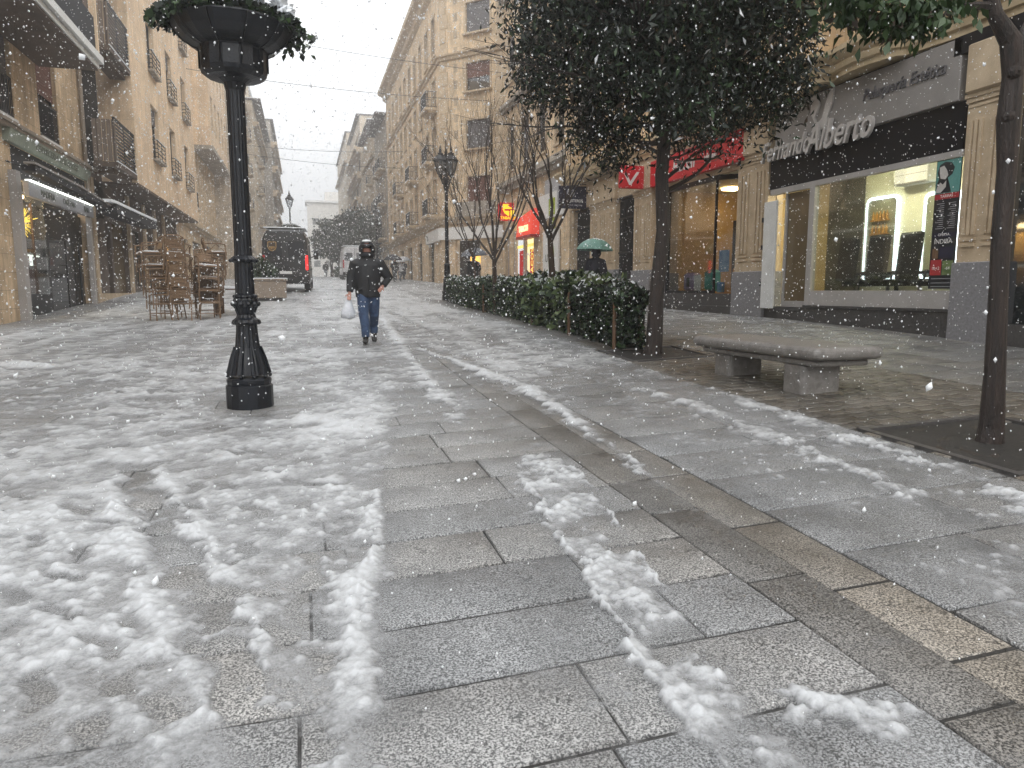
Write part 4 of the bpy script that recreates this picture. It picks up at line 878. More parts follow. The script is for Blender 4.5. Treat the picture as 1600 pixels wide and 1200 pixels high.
# end block closing the street
eb=empty('end_block',(5,192,3),'pale flat-roofed block closing the far end of the street, almost lost in snow','building')
m=MB(); P=(1.5,190,0); ops=[(x,x+1.6,a,a+1.6) for a in (6,9.5,13,16.5) for x in (1.2,4.2,7.2,10.2,13.2)]; wallgrid(m,P,(1,0,0),(0,-1,0),17,0,22,ops,.3); m.quad((1.5,190,0),(1.5,200,0),(1.5,200,22),(1.5,190,22)); m.box(6,14,192,198,22.0,25); stone('haze_paled_stone',(.72,.69,.64),(.68,.65,.60),(.55,.52,.48),1.4,.6,stain=.2); m.build('wall','haze_paled_stone',eb)  # pale stone, coloured paler still to stand in for haze
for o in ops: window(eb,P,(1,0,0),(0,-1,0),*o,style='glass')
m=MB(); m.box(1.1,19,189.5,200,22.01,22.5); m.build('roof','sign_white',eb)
# ================================================================ LEFT SIDE
l1=empty('bakery_building',(-11,20,-.8),'brown stone building with shop at far left under heavy balcony slab','building')
P=(-7,4,0);U=(0,1,0);Nn=(1,0,0)
ops=[(a-4,b-4,4.36,6.9) for a,b in ((20.2,21.9),(23.75,25.45),(16.4,18.1),(12.5,14.2))]
ops3=[(a-4,b-4,8.2,10.6) for a,b in ((20.2,21.9),(23.75,25.45),(16.4,18.1))]
m=MB(); wallgrid(m,P,U,Nn,24,-2,16,ops+ops3+[(17.35,23.85,-1.2,3.68),(9,15,-1.5,3.2)],.3); m.quad((-7,28,-2),(-16,28,-2),(-16,28,16),(-7,28,16)); m.build('wall','sandstone',l1)
for o in ops+ops3: window(l1,P,U,Nn,*o,style='redhalf' if o[0]>17 else 'shut')
for o in ops:
    r=MB(); obox(r,P,U,Nn,o[0],o[1],5.35,5.40,-.06,-.02); obox(r,P,U,Nn,o[0],o[1],4.42,4.46,-.06,-.02); u=o[0]+.04
    while u<o[1]: obox(r,P,U,Nn,u,u+.02,4.46,5.35,-.05,-.03); u+=.11
    r.build('railing','iron',l1); s=MB(); obox(s,P,U,Nn,o[0]-.05,o[1]+.05,4.28,4.36,.002,.06); s.build('window_ledge','sign_white',l1)
m=MB(); m.box(-7,-5.5,4,24.05,6.30,6.36); m.build('balcony_soffit','soffit',l1)
m=MB(); m.box(-7,-5.46,4,24.09,6.362,6.50); m.box(-7,-5.36,4,24.2,6.52,6.72); m.box(-6.99,-5.5,4,24.0,6.50,6.52); bs=m.build('balcony','white_paint',l1)
m=MB(); m.box(-5.56,-5.50,4,24.0,6.72,7.75); m.build('balcony_panel','canvas_dark',bs); m=MB(); m.box(-5.62,-5.44,24.0,24.14,6.73,9.4); m.build('post','panel_stone',bs); m=MB(); m.box(-7,-5.5,4,24.05,9.4,9.9); m.build('upper_slab','grey_stone',bs)
m=MB(); m.tube([(-6.9,27.75,-.5),(-6.9,27.75,12)],.06,8); 
for z in (1,3,5,7,9): m.tube([(-6.9,27.75,z),(-6.9,27.75,z+.08)],.075,8)
m.build('drainpipe','shutter_pale',l1)
# dress cornice over green sign
m=MB(); m.box(-7.0,-6.72,20.2,28.4,4.08,4.16); m.box(-7.0,-6.78,20.2,28.3,4.0,4.078); m.build('yellow_ledge','shutter_pale',l1)
g=empty('green_signboard',(-6.9,24.5,3.9),'long pale green fascia board with worn dark lettering above the bakery','sign')
m=MB(); m.add([(-6.99,20.9,3.68),(-6.99,27.9,3.68),(-6.99,27.9,4.0),(-6.99,20.9,4.0),(-6.88,20.9,3.68),(-6.88,27.9,3.68),(-6.80,27.9,4.0),(-6.80,20.9,4.0)],[(0,1,2,3),(4,7,6,5),(0,4,5,1),(3,2,6,7),(0,3,7,4),(1,5,6,2)]); gb=m.build('board','green_sign',g)
text('lettering','CERVECERIA  LOS ARCOS',.24,(-6.832,24.6,3.85),((0,1,0),(.243,0,.97),(.97,0,-.243)),'dark_letter',gb,.004,sx=1.35)
# bakery front
bk=empty('bakery_shop',(-7,24.6,-.7),'bakery shop front with lit sign, sunburst and pastries in its window','shop front')
m=MB(); m.box(-7.0,-6.82,21.05,21.36,-1.1,3.0); m.build('side_post','grey_panel',bk); m=MB(); m.box(-7.0,-6.86,27.55,27.82,-.9,2.46); m.build('side_post','grey_panel',bk)
m=MB(); m.box(-9.4,-9.3,21.3,27.9,-1.2,3.7); m.box(-9.3,-7.1,27.86,27.9,-1,3.7); m.box(-9.3,-7.3,21.3,21.34,-1,3.7); m.build('room_wall','dark_wall',bk)
m=MB(); m.box(-7.14,-7.02,21.34,27.86,2.87,3.67); m.build('glow_cover_panel','canvas_dark',bk)  # black panel added to hide the ceiling lamp's glow above the shop opening
m=MB(); m.box(-9.3,-7.0,21.34,27.86,-.95,-.72); m.build('shop_floor','dark_granite',bk)
m=MB(); m.box(-7.3,-7.22,24.1,24.4,-.72,2.5); m.box(-7.3,-7.22,24.4,27.8,1.55,2.46); m.box(-7.3,-7.22,26.0,26.06,-.7,1.55); m.box(-7.3,-7.22,27.4,27.5,-.7,1.55); m.box(-7.28,-7.18,21.4,24.1,-.72,-.1); m.build('door_frame','black_metal',bk)
m=MB(); m.box(-7.2,-7.17,21.45,24.1,-.1,2.6); m.build('shop_glass','clear_glass',bk)
m=MB(); m.box(-7.26,-7.24,24.4,27.8,-.7,1.55); m.build('door_glass','window_glass',bk)
m=MB(); m.box(-7.22,-7.17,23.06,23.10,-.1,2.4); m.build('brass_edge','brown_wood',bk)
m=MB(); m.box(-8.6,-8.55,21.4,24.0,.3,2.4); m.build('back_panel','tan_wall',bk)
m=MB(); m.box(-8.4,-7.5,21.6,23.6,2.58,2.66); m.build('warm_ceiling_lamp','warm_lamp',bk)
m=MB(); m.box(-8.2,-7.35,21.5,24.0,1.02,1.06); m.box(-8.2,-7.35,21.5,24.0,1.42,1.44); m.build('shelf','white_paint',bk)
m=MB(); m.box(-7.40,-7.36,21.5,24.0,.96,1.0); m.box(-7.40,-7.36,23.3,23.42,.70,.96); m.build('shelf_light','tube_white',bk)
m=MB(); m.box(-8.1,-7.45,21.55,24.0,-.1,.1); m.box(-7.44,-7.42,22.6,24.0,-.1,.6); m.build('display_case','red_box_dark' if 'red_box_dark' in M else 'shutter_red',bk)
rr=random.Random(4)
pt=empty('pastry_display',(-7.6,22.7,.66),'golden loaves and pastries on the lit bakery shelf','pastries')
for k in range(9):
    m=MB(); yy=21.75+k*.25; m.ball((-7.58+rr.uniform(-.08,.08),yy,1.12),.11,8,5,(1.2,1.0,.55)); m.build('loaf','pastry',pt,smooth=True)
sb=empty('sunburst_ornament',(-7.5,22.3,1.1),'golden sunburst ornament hanging in the bakery window','ornament')
m=MB()
for k in range(46):
    v=Vector((rr.gauss(0,1),rr.gauss(0,1),rr.gauss(0,1))).normalized(); c=Vector((-7.5,23.15,1.87)); m.tube([c+v*.05,c+v*(.30+rr.random()*.16)],[.022,.006],4)
m.build('ray','yellow_glow',sb,kind='stuff'); m=MB(); m.tube([(-7.5,23.15,1.45),(-7.5,23.15,1.8)],.03,6); m.lathe((-7.5,23.15,1.45),[(.12,0),(.12,.04),(.03,.1)],10); m.build('stand','black_metal',sb)
ls=empty('lit_bakery_sign',(-6.9,25,2.7),'long white lit sign with tube lamp along its top, over the bakery door','sign')
m=MB(); m.box(-6.98,-6.84,21.95,27.95,2.47,2.86,.01); b_=m.build('board','sign_grey',ls)
m=MB(); m.box(-6.93,-6.80,21.98,27.9,2.865,2.90); m.build('tube_lamp','tube_white',ls)
m=MB(); m.box(-6.7,-6.66,22.4,25.5,2.97,3.0); m.build('tube_lamp','tube_white',ls)
text('lettering','MADERA',.27,(-6.832,23.4,2.65),'L','dark_letter',b_,.004,sx=1.1); text('lettering','CAFÉ PAN',.24,(-6.832,25.3,2.65),'L','dark_letter',b_,.004,sx=1.1); text('lettering','BAR',.25,(-6.832,27.1,2.65),'L','dark_letter',b_,.004,sx=1.2)
# folded awning with snow on it
aw=empty('folded_awning',(-6.2,27,2.9),'dark folded awning running along the left shops, snow lying on its far half','awning')
def ribbon(pts,w,h,mat,name,par): # pts (x,y,z)
    b=MB()
    for (a,c) in zip(pts[:-1],pts[1:]):
        b.add([(a[0],a[1],a[2]),(a[0]-w,a[1],a[2]),(c[0]-w,c[1],c[2]),(c[0],c[1],c[2]),(a[0],a[1],a[2]+h),(a[0]-w,a[1],a[2]+h),(c[0]-w,c[1],c[2]+h),(c[0],c[1],c[2]+h)],[(0,1,2,3),(7,6,5,4),(0,3,7,4),(1,5,6,2),(0,4,5,1),(3,2,6,7)])
    return b.build(name,mat,par)
ribbon([(-6.15,20.3,3.05),(-6.15,24,3.0),(-6.15,27.4,2.82)],.25,.05,'grey_metal','front_bar',aw)
ribbon([(-6.0,27.4,2.62),(-6.0,30,2.60),(-6.0,34.5,2.64)],.6,.30,'canvas_dark','canvas',aw)
ribbon([(-6.18,20.4,2.9),(-6.18,27.4,2.72)],.3,.12,'canvas_dark','canvas',aw)
ribbon([(-5.97,26.6,2.89),(-5.98,27.6,2.93),(-5.98,28.2,2.925),(-5.97,31,2.925),(-5.98,34.3,2.95)],.55,.09,'snow','snow_cover',aw)
m=MB()
for y in (21,24.5,28.5,33.5): m.tube([(-7.0,y,3.2),(-6.3,y+.1,2.95)],.025,6)
m.build('arm','iron',aw)
# ---- pale building projecting over the pavement
l2=empty('overhanging_building',(-10,38,-.2),'pale panelled building whose upper floors overhang dark shops, slatted balconies at its near end','building')
P2=(-5.8,30.1,0); rows=[(5.45,7.65),(9.0,11.1),(12.55,14.7)]; cc=[(3.1,2.3),(7.4,2.2),(11.7,2.2)]
ops=[(o+.25,o+w-.45,a,b) for a,b in rows for o,w in cc]
m=MB(); wallgrid(m,P2,U,Nn,15.9,4.0,17.5,ops,.28); m.quad((-5.8,30.1,4),(-5.8,30.1,17.5),(-12,30.1,17.5),(-12,30.1,4)); m.quad((-5.8,46,4),(-12,46,4),(-12,46,17.5),(-5.8,46,17.5)); m.quad((-5.8,30.1,17.5),(-5.8,46,17.5),(-12,46,17.5),(-12,30.1,17.5)); m.build('wall','panel_stone',l2)
for i,o in enumerate(ops):
    window(l2,P2,U,Nn,*o,style='glass' if i%2 else 'third',setb=.2)
    s=MB(); obox(s,P2,U,Nn,o[0]-.1,o[1]+.1,o[2]-.08,o[2]-.003,.002,.22); ss=s.build('ledge','grey_stone',l2)
    r=MB()
    for z in (.05,.22,.39,.56,.72): obox(r,P2,U,Nn,o[0]-.06,o[1]+.06,o[2]+z,o[2]+z+.03,.15,.18); obox(r,P2,U,Nn,o[0]-.06,o[0]-.03,o[2]+z,o[2]+z+.03,.0,.15)
    for u in (o[0]-.06,(o[0]+o[1])/2,o[1]+.03): obox(r,P2,U,Nn,u,u+.03,o[2],o[2]+.75,.181,.205)
    r.build('railing','iron',ss); k=MB(); obox(k,P2,U,Nn,o[0]-.06,o[1]+.06,o[2]+.752,o[2]+.775,.14,.20); k.build('snow_edge','snow',ss)
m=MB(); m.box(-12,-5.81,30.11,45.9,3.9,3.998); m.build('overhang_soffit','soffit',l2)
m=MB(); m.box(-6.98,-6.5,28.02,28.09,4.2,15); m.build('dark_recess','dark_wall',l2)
for z in (4.1,7.8,11.4):
    m=MB(); m.box(-6.55,-5.82,27.15,30.09,z,z+.16); m.box(-6.5,-6.0,27.5,30.09,z-.18,z-.002); b_=m.build('balcony','soffit',l2)
    m=MB(); y=-6.52
    while y<-5.9: m.box(y,y+.12,27.18,27.22,z+.18,z+1.52); y+=.145
    m.build('wood_slats','grey_wood',b_)
    m=MB()
    for zz in [z+.22+.115*k for k in range(12)]: m.box(-5.87,-5.84,27.2,30.09,zz,zz+.055)
    for yy in (27.18,28.6,30.0): m.box(-5.90,-5.872,yy,yy+.04,z+.165,z+1.56)
    m.box(-5.9,-5.83,27.15,30.09,z+1.562,z+1.60); m.build('railing','iron',b_)
    k=MB(); k.box(-5.85,-5.80,27.15,30.09,z+.162,z+.19); k.build('snow_edge','snow',b_)
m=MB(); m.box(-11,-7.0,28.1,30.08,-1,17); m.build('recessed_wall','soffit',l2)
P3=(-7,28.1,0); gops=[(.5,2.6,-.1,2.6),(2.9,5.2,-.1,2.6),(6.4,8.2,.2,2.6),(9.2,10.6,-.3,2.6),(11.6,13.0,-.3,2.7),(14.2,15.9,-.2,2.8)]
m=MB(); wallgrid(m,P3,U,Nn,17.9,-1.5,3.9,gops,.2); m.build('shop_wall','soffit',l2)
for u in (.0,5.3,8.4,10.8,13.2): m=MB(); obox(m,P3,U,Nn,u,u+.32,-1,3.88,.01,.12); m.build('pilaster','smooth_stone',l2)
m=MB(); obox(m,P3,U,Nn,.4,5.3,-1.0,-.1,.01,.1); m.build('stall_riser','smooth_stone',l2)
for i,o in enumerate(gops):
    m=MB(); obox(m,P3,U,Nn,*o,-.18,-.14); m.build('display_window',['window_glass','brown_glass','window_glass','dark_wall','window_glass','amber_glow'][i],l2)
# next ones down the left side
l3=building('bay_front_building','brownish building with a tall stone bay hung over the pavement, partly behind the lamp post','L',-7.0,46.1,67,20,'corner_stone',[(5.2,7.4),(8.8,11),(12.4,14.6),(16,18.2)],[(.9,1.2),(3.1,1.2),(5.4,1.2)],['glass','half','redhalf'],cornices=[(4.0,.4,.4)],roof=.5,balc={(1,0),(0,1)},ground=[(1,4,-.1,3.2,'x' if False else 'window_glass'),(6,10,.1,3.3,'window_glass'),(12,16,.4,3.4,'window_glass')])
PB=(-5.85,54.9,0); ops=[(u,u+1.2,a,b) for a,b in ((11.2,13.6),(15,17.4)) for u in (1.0,3.3,5.6,7.9,10.2)]
m=MB(); wallgrid(m,PB,U,Nn,12,10.0,19.8,ops,.2); m.quad((-5.85,54.9,10),(-5.85,54.9,19.8),(-6.98,54.9,19.8),(-6.98,54.9,10)); m.quad((-5.85,54.9,10),(-6.98,54.9,10),(-6.98,66.9,10),(-5.85,66.9,10)); m.build('bay','panel_stone',l3)
m=MB(); m.box(-6.98,-5.7,54.8,66.9,9.7,9.99); m.build('bay_soffit','grey_stone',l3)
for o in ops: window(l3,PB,U,Nn,*o,style='glass')
l4=building('tall_left_building','tall beige building with slanted snowy balconies right of the lamp post shaft','L',-5.5,67.1,85,24,'far_stone',[(5,7.2),(8.6,10.8),(12.2,14.4),(15.8,18),(19.4,21.6)],[(1+i*2.7,1.3) for i in range(6)],['glass','half'],cornices=[(4.3,.3,.3),(18.6,.3,.5)],roof=.8,balc={(1,1),(1,3),(2,1),(2,3),(3,1),(3,3),(4,3),(1,5),(2,5),(3,5)})
l5=building('pedimented_building','lower beige house with snow-topped attic and small tiled canopy beyond the tall left building','L',-4.7,85.2,108,20.5,'far_stone',[(4,6.2),(7.6,9.8),(11.2,13.4),(14.8,17)],[(1+i*3.2,1.3) for i in range(6)],['glass','shut'],cornices=[(17.8,.5,.6)],roof=.9,balc={(1,1),(2,1),(3,2)})
m=MB(); m.box(-12,-5.4,90,104,20.72,23.4); m.build('attic','far_stone',l5); m=MB(); m.box(-12.2,-5.2,89.8,104.2,23.41,23.6); m.build('attic_roof','snow',l5)
building('end_left_building','dark narrow-faced block with stacked bays at the far end of the left row','L',-3.7,108.3,135,23.5,'grey_stone',[(4+i*3.3,6.1+i*3.3) for i in range(6)],[(1+i*4.4,2.6) for i in range(6)],['shut','glass'],surr=False,roof=.4,cornices=[(6.6+i*3.3,.9,.8) for i in range(5)])
# ================================================================ LAMPS
def leaves(name,Cn,L,Wd,mat,parent=None,mats=None,probs=None,up=0.0,droop=0.,**tg):
    """one small folded blade per point; Cn (n,3)"""
    n=len(Cn); d=rng.normal(size=(n,3)); d[:,2]-=droop*1.5; d/=np.linalg.norm(d,axis=1)[:,None]
    a=rng.normal(size=(n,3)); s=np.cross(d,a); s/=np.linalg.norm(s,axis=1)[:,None]; nn=np.cross(s,d)
    l=(L*(.65+.7*rng.random(n)))[:,None]; w_=l*Wd
    p0=Cn; p1=Cn+d*l*.5+s*w_+nn*l*.08; p2=Cn+d*l-nn*l*.10; p3=Cn+d*l*.5-s*w_+nn*l*.08
    V=np.stack([p0,p1,p2,p3],1).reshape(-1,3); Fq=np.arange(4*n).reshape(-1,4)
    mi=None
    if mats: mi=rng.choice(len(mats),size=n,p=probs)
    return npmesh(name,V,Fq,mat,parent=parent,mats=mats,mi=mi,**tg)
LP=[(.235,0),(.235,.235),(.215,.25),(.222,.27),(.225,.30),(.205,.32),(.205,.35),(.18,.47),(.145,.57),(.125,.63),(.107,.79),(.104,.865),(.135,.87),(.147,.89),(.135,.915),(.10,.94),(.09,.97),(.105,1.01),(.12,1.05),(.122,1.12),(.112,1.14),(.125,1.15),(.12,1.17),(.095,1.18),(.093,1.38),(.09,1.50),(.125,1.515),(.137,1.53),(.11,1.555),(.088,1.57),(.085,1.62),(.088,3.2)]
BP=[(.09,3.18),(.11,3.25),(.16,3.285),(.26,3.30),(.305,3.33),(.315,3.37),(.315,3.54),(.325,3.56),(.37,3.575),(.45,3.62),(.51,3.68),(.55,3.745),(.565,3.77),(.56,3.785),(.52,3.78),(.49,3.74)]
def lantern(b,x,y,z,parent,s=1,names=True):
    m=MB(); m.lathe((x,y,z),[(.05*s,0),(.09*s,.05*s),(.06*s,.09*s),(.12*s,.13*s)],8); m.lathe((x,y,z),[(.27*s,.60*s),(.29*s,.64*s),(.24*s,.70*s),(.14*s,.82*s),(.10*s,.84*s),(.12*s,.90*s),(.05*s,.94*s),(.06*s,1.0*s),(.01*s,1.2*s)],8)
    for k in range(8):
        a=2*pi*k/8; m.tube([(x+.12*s*math.cos(a),y+.12*s*math.sin(a),z+.13*s),(x+.25*s*math.cos(a),y+.25*s*math.sin(a),z+.6*s)],.012*s,4)
    l=m.build('lantern','iron',parent); g=MB(); g.lathe((x,y,z),[(.112*s,.13*s),(.24*s,.6*s)],8,cap=False); g.build('lantern_glass','lantern_glass',l); k=MB(); k.lathe((x,y,z),[(.262*s,.70*s),(.15*s,.83*s),(.02*s,.845*s)],8); return l
def planter_lamp(x,y,label,nleaf):
    z=G(x,y)-.01; r=empty('planter_lamp_post',(x,y,z),label,'lamp post','black lamp posts carrying flower bowls')
    m=MB(); m.lathe((x,y,z),LP[:6],16,cap=True); m.build('base','black_metal',r)
    m=MB(); m.lathe((x,y,z),LP[6:],36,flute=.05)
    for k in range(10): # raised ornaments round the bell
        a=2*pi*k/10; c,s=math.cos(a),math.sin(a)
        m.tube([(x+c*.205,y+s*.205,z+.36),(x+c*.165,y+s*.165,z+.52),(x+c*.13,y+s*.13,z+.64)],[.022,.018,.01],5); m.ball((x+c*.118,y+s*.118,z+1.08),.03,6,4)
        m.ball((x+c*.21,y+s*.21,z+.34),.02,6,4)
        m.ball((x+c*.125,y+s*.125,z+1.52),.02,6,4)
    m.build('shaft','black_metal',r)
    m=MB(); m.lathe((x,y,z),BP,14); b=m.build('planter_bowl','black_metal',r)
    m=MB()
    for k in range(10):
        a=2*pi*k/10; pts=[(x+math.cos(a)*(q+.006),y+math.sin(a)*(q+.006),z+h) for q,h in BP[5:13]]; m.tube(pts,.007,4)
    m.build('seam','black_metal',b)
    n=nleaf; a=rng.random(n)*2*pi; sd=np.clip(np.abs(np.cos(a-.3))*1.8-.8,0,1); q=.10+.40*rng.random(n)**.7+(.30*rng.random(n))*sd; h=3.80+.20*rng.random(n)*np.exp(-((q-.2)/.3)**2)-np.clip(q-.62,0,1)*rng.random(n)*1.1*sd
    Cn=np.stack([x+np.cos(a)*q,y+np.sin(a)*q,z+h],-1)
    leaves('foliage',Cn,.075,.32,None,parent=b,mats=['leaf_dark','leaf_hedge','leaf_green'],probs=[.55,.33,.12],droop=.0)
    n=nleaf//3; a=rng.random(n)*2*pi; q=.6*rng.random(n)**.5; Cn=np.stack([x+np.cos(a)*q,y+np.sin(a)*q,z+3.90+.08*rng.random(n)],-1)
    leaves('snow_cap',Cn,.07,.5,'snow',parent=b,kind='stuff')
    m=MB(); m.tube([(x,y,z+3.8),(x,y,z+5.05)],[.06,.045],8); m.build('upper_pole','black_metal',r)
    lantern(None,x,y,z+5.02,r,1.05)
planter_lamp(-.585,7.86,'black cast-iron lamp post in the left foreground carrying a bowl of greenery',5200)
planter_lamp(-.75,53,'distant lamp post with flower bowl whose lantern rises above the black van roof',900)
def street_lamp(x,y,label,n=2,s=1):
    z=G(x,y)-.01; r=empty('street_lamp',(x,y,z),label,'street lamp','black lantern street lamps')
    pr=[(.20*s,0),(.20*s,.35),(.17*s,.4),(.15*s,.75),(.17*s,.8),(.12*s,.85),(.11*s,1.3),(.13*s,1.35),(.075*s,1.4),(.06*s,4.0),(.10*s,4.1),(.11*s,4.2),(.06*s,4.25),(.13*s,4.4),(.12*s,4.5)]
    m=MB(); m.lathe((x,y,z),pr,12); m.build('post','black_metal',r)
    if n==1: lantern(None,x,y,z+4.45,r,1.0); return
    m=MB(); 
    for k,(dx,dy) in enumerate(((.17,-.12),(-.20,.02),(.05,.24))):
        m.tube([(x,y,z+4.2),(x+dx*.6,y+dy*.6,z+4.25),(x+dx,y+dy,z+4.5)],.03,6)
    m.tube([(x,y,z+4.45),(x,y,z+5.9)],[.04,.01],6); m.build('arms','black_metal',r)
    for dx,dy in ((.17,-.12),(-.20,.02),(.05,.24)): lantern(None,x+dx,y+dy,z+4.48,r,.95)
street_lamp(5.15,26.4,'black street lamp with clustered lanterns at far end of the hedge',3)
street_lamp(5.3,54,'small distant street lamp seen above the walking man\'s shoulder',1)
# ================================================================ BENCH
bn=empty('stone_bench',(5.15,6.95,G(5.15,6.95)),'long stone bench with rounded slab on two block legs','bench')
rot=Matrix.Rotation(math.radians(2),3,'Z')
def rb_(cx,cy,wx,wy,z0,z1,name,mat,bev,seg=4):
    b=MB(); rings=[]; V=[];n=8
    def ring(d,z,k): 
        P=[];hx,hy=wx/2-d,wy/2-d
        for q,(sx,sy) in enumerate(((1,1),(-1,1),(-1,-1),(1,-1))):
            for i in range(5):
                a=pi/2*q+pi/2*i/4; P.append((sx*(hx-k)+k*math.cos(a),sy*(hy-k)+k*math.sin(a),z))
        return P
    st=[(bev,z0)]+[(bev-bev*math.sin(pi/2*i/seg),z0+bev-bev*math.cos(pi/2*i/seg)) for i in range(1,seg+1)]+[(bev-bev*math.cos(pi/2*i/seg),z1-bev+bev*math.sin(pi/2*i/seg)) for i in range(0,seg+1)]
    for d,z in st: V+=ring(d,z,max(.07-d*.3,.02))
    m=20;k=len(st); Fs=[tuple(range(m-1,-1,-1)),tuple(range((k-1)*m,k*m))]
    for r in range(k-1):
        for i in range(m): j=(i+1)%m; Fs.append((r*m+i,r*m+j,(r+1)*m+j,(r+1)*m+i))
    b.add([tuple(rot@Vector(v)+Vector((cx,cy,0))) for v in V],Fs); return b.build(name,mat,bn,smooth=False)
rb_(5.22,7.0,.86,2.25,-.70,-.565,'seat_slab','bench_stone',.06)
rb_(5.22,7.0,.70,2.05,-.765,-.705,'lower_slab','bench_stone',.018,2)
for yy in (6.32,7.66): rb_(5.15,yy,.50,.34,G(5.15,yy)-.03,-.768,'leg','bench_stone',.012,2)
# ================================================================ TREES
def grow(mb,p,d,r,L,depth,spread,rs,twig,tips,upb=.25,n=6):
    pts=[p];q=Vector(p);dd=Vector(d);k=5 if depth>0 else 4
    for i in range(k):
        dd=(dd+Vector((rs.gauss(0,.09),rs.gauss(0,.09),rs.gauss(0,.05)+upb*.12))).normalized(); q=q+dd*L/k; pts.append(tuple(q))
    r2=r*.62; mb.tube(pts,[r+(r2-r)*i/k for i in range(k+1)],n if r>.02 else 4)
    tips.append(tuple(q))
    if depth<=0: return
    nb=rs.choice((2,3,3)) if depth>1 else rs.choice((2,3,4))
    for i in range(nb):
        a=rs.random()*2*pi; o=Vector((math.cos(a),math.sin(a),0)); o=(o-dd*o.dot(dd)); 
        if o.length<.01: continue
        nd=(dd+o.normalized()*spread*rs.uniform(.6,1.2)+Vector((0,0,upb))).normalized()
        s=Vector(pts[-1]) if i<2 else Vector(pts[rs.choice((2,3,4))])
        grow(mb,tuple(s),nd,r2*rs.uniform(.6,.95),L*rs.uniform(.62,.9),depth-1,spread,rs,twig,tips,upb,n)
def bare_tree(x,y,h,fork,label,seed,r=.075,lean=(0,0)):
    rs=random.Random(seed); z=G(x,y); t=empty('bare_tree',(x,y,z),label,'tree','young bare trees behind the hedge')
    m=MB(); top=(x+lean[0],y+lean[1],z+fork); m.tube([(x,y,z-.05),(x+lean[0]*.3,y,z+fork*.4),(x+lean[0]*.8,y,z+fork*.8),top],[r*1.15,r,r*.85,r*.75],9); m.build('trunk','bark',t)
    m=MB(); tips=[]
    for k in range(5):
        a=2*pi*k/5+rs.random(); grow(m,(top[0],top[1],top[2]-.06*k),Vector((math.cos(a)*.62,math.sin(a)*.62,1)).normalized(),r*.52,(h-fork)*.38,4,.36,rs,None,tips,.26,5)
    grow(m,top,Vector((0,0,1)),r*.6,(h-fork)*.38,4,.24,rs,None,tips,.25,5)
    m.build('branches','twig',t)
bare_tree(5.2,14.6,4.6,1.95,'nearest bare tree, thick brown trunk rising before the white board',3,.075,(-.12,0))
bare_tree(4.95,18.6,5.4,1.55,'middle bare tree standing left of the hanging tobacco sign',8,.07,(-.05,0))
bare_tree(5.25,22.0,4.9,1.75,'thin bare tree nearest the street lamp, beside the grey umbrella',12,.045,(-.15,0))
# big evergreen over the pavement
t1=empty('evergreen_tree',(5.0,9.6,G(5,9.6)),'dark evergreen tree with dense hanging crown, standing between hedge and bench','tree')
z0=G(5,9.6)
m=MB(); m.tube([(4.98,9.62,z0-.06),(5.0,9.6,z0+.12),(5.02,9.6,z0+.9),(5.10,9.6,z0+1.8),(5.05,9.6,z0+2.6),(5.12,9.6,z0+3.6),(5.1,9.65,z0+5.2)],[.155,.125,.108,.10,.095,.085,.05],14); m.build('trunk','wet_bark',t1)
rs=random.Random(5); m=MB(); tips=[]
for k in range(16):
    a=2*pi*k/16*1.3+rs.random()*.5; h=2.35+k*.17; grow(m,(5.08,9.6,z0+h),Vector((math.cos(a),math.sin(a),.35)).normalized(),.035,1.15,3,.5,rs,None,tips,.05,5)
m.build('branches','wet_bark',t1)
def crown_points(nc,nl,c,rad,sig,fn=None,seed=1):
    r=np.random.default_rng(seed); out=[]
    while len(out)<nc:
        v=r.normal(size=3); v/=np.linalg.norm(v); q=r.random()**.38; p=np.array(c)+v*q*np.array(rad)
        if fn is None or fn(p): out.append(p)
    Cn=np.array(out); s=r.random(nc)*.6+.7
    P=Cn[:,None,:]+r.normal(size=(nc,nl,3))*np.array(sig)*s[:,None,None]
    return P.reshape(-1,3)
def cfn(p):
    lo=2.32+.62*max(0,(4.5-p[0]))+.16*max(0,p[0]-5.6)+.12*math.sin(p[0]*5)
    return lo<p[2]<6.5
Cn=crown_points(900,95,(4.98,9.6,4.45),(2.25,2.0,3.4),(.17,.17,.22),cfn,2)
leaves('crown',Cn,.105,.17,None,parent=t1,mats=['leaf_dark','leaf_brown','leaf_hedge','snow'],probs=[.77,.06,.155,.015],droop=.55)
# leaning tree at the right edge
t2=empty('leaning_tree',(5.0,4.1,G(5,4.1)),'slender leaning tree at right edge, leafy branch reaching left near the top','tree')
z0=G(5,4.1)
m=MB(); pts=[(4.99,4.1,z0-.05),(5.0,4.1,z0+.1),(4.985,4.1,z0+.5),(4.96,4.1,z0+.95),(4.925,4.1,z0+1.55),(4.93,4.1,z0+2.0),(4.90,4.1,z0+2.35),(4.905,4.1,z0+2.65),(4.86,4.1,z0+2.88),(4.72,4.12,z0+3.05),(4.62,4.15,z0+3.35),(4.60,4.15,z0+4.2)]
m.tube(pts,[.098,.085,.072,.064,.062,.064,.075,.066,.07,.05,.045,.03],14); m.tube([pts[7],(5.0,4.1,z0+2.95),(5.15,4.05,z0+3.3),(5.25,4,z0+4.2)],[.06,.05,.045,.02],10)
m.ball((4.865,4.07,z0+2.36),.05,8,6); m.ball((4.87,4.06,z0+2.66),.05,8,6); m.build('trunk','wet_bark',t2)
m=MB(); tips=[]; rs=random.Random(11)
br=[(4.68,4.12,z0+3.1),(4.4,4.12,z0+3.08),(4.05,4.12,z0+3.0),(3.7,4.12,z0+2.98),(3.45,4.12,z0+2.95)]
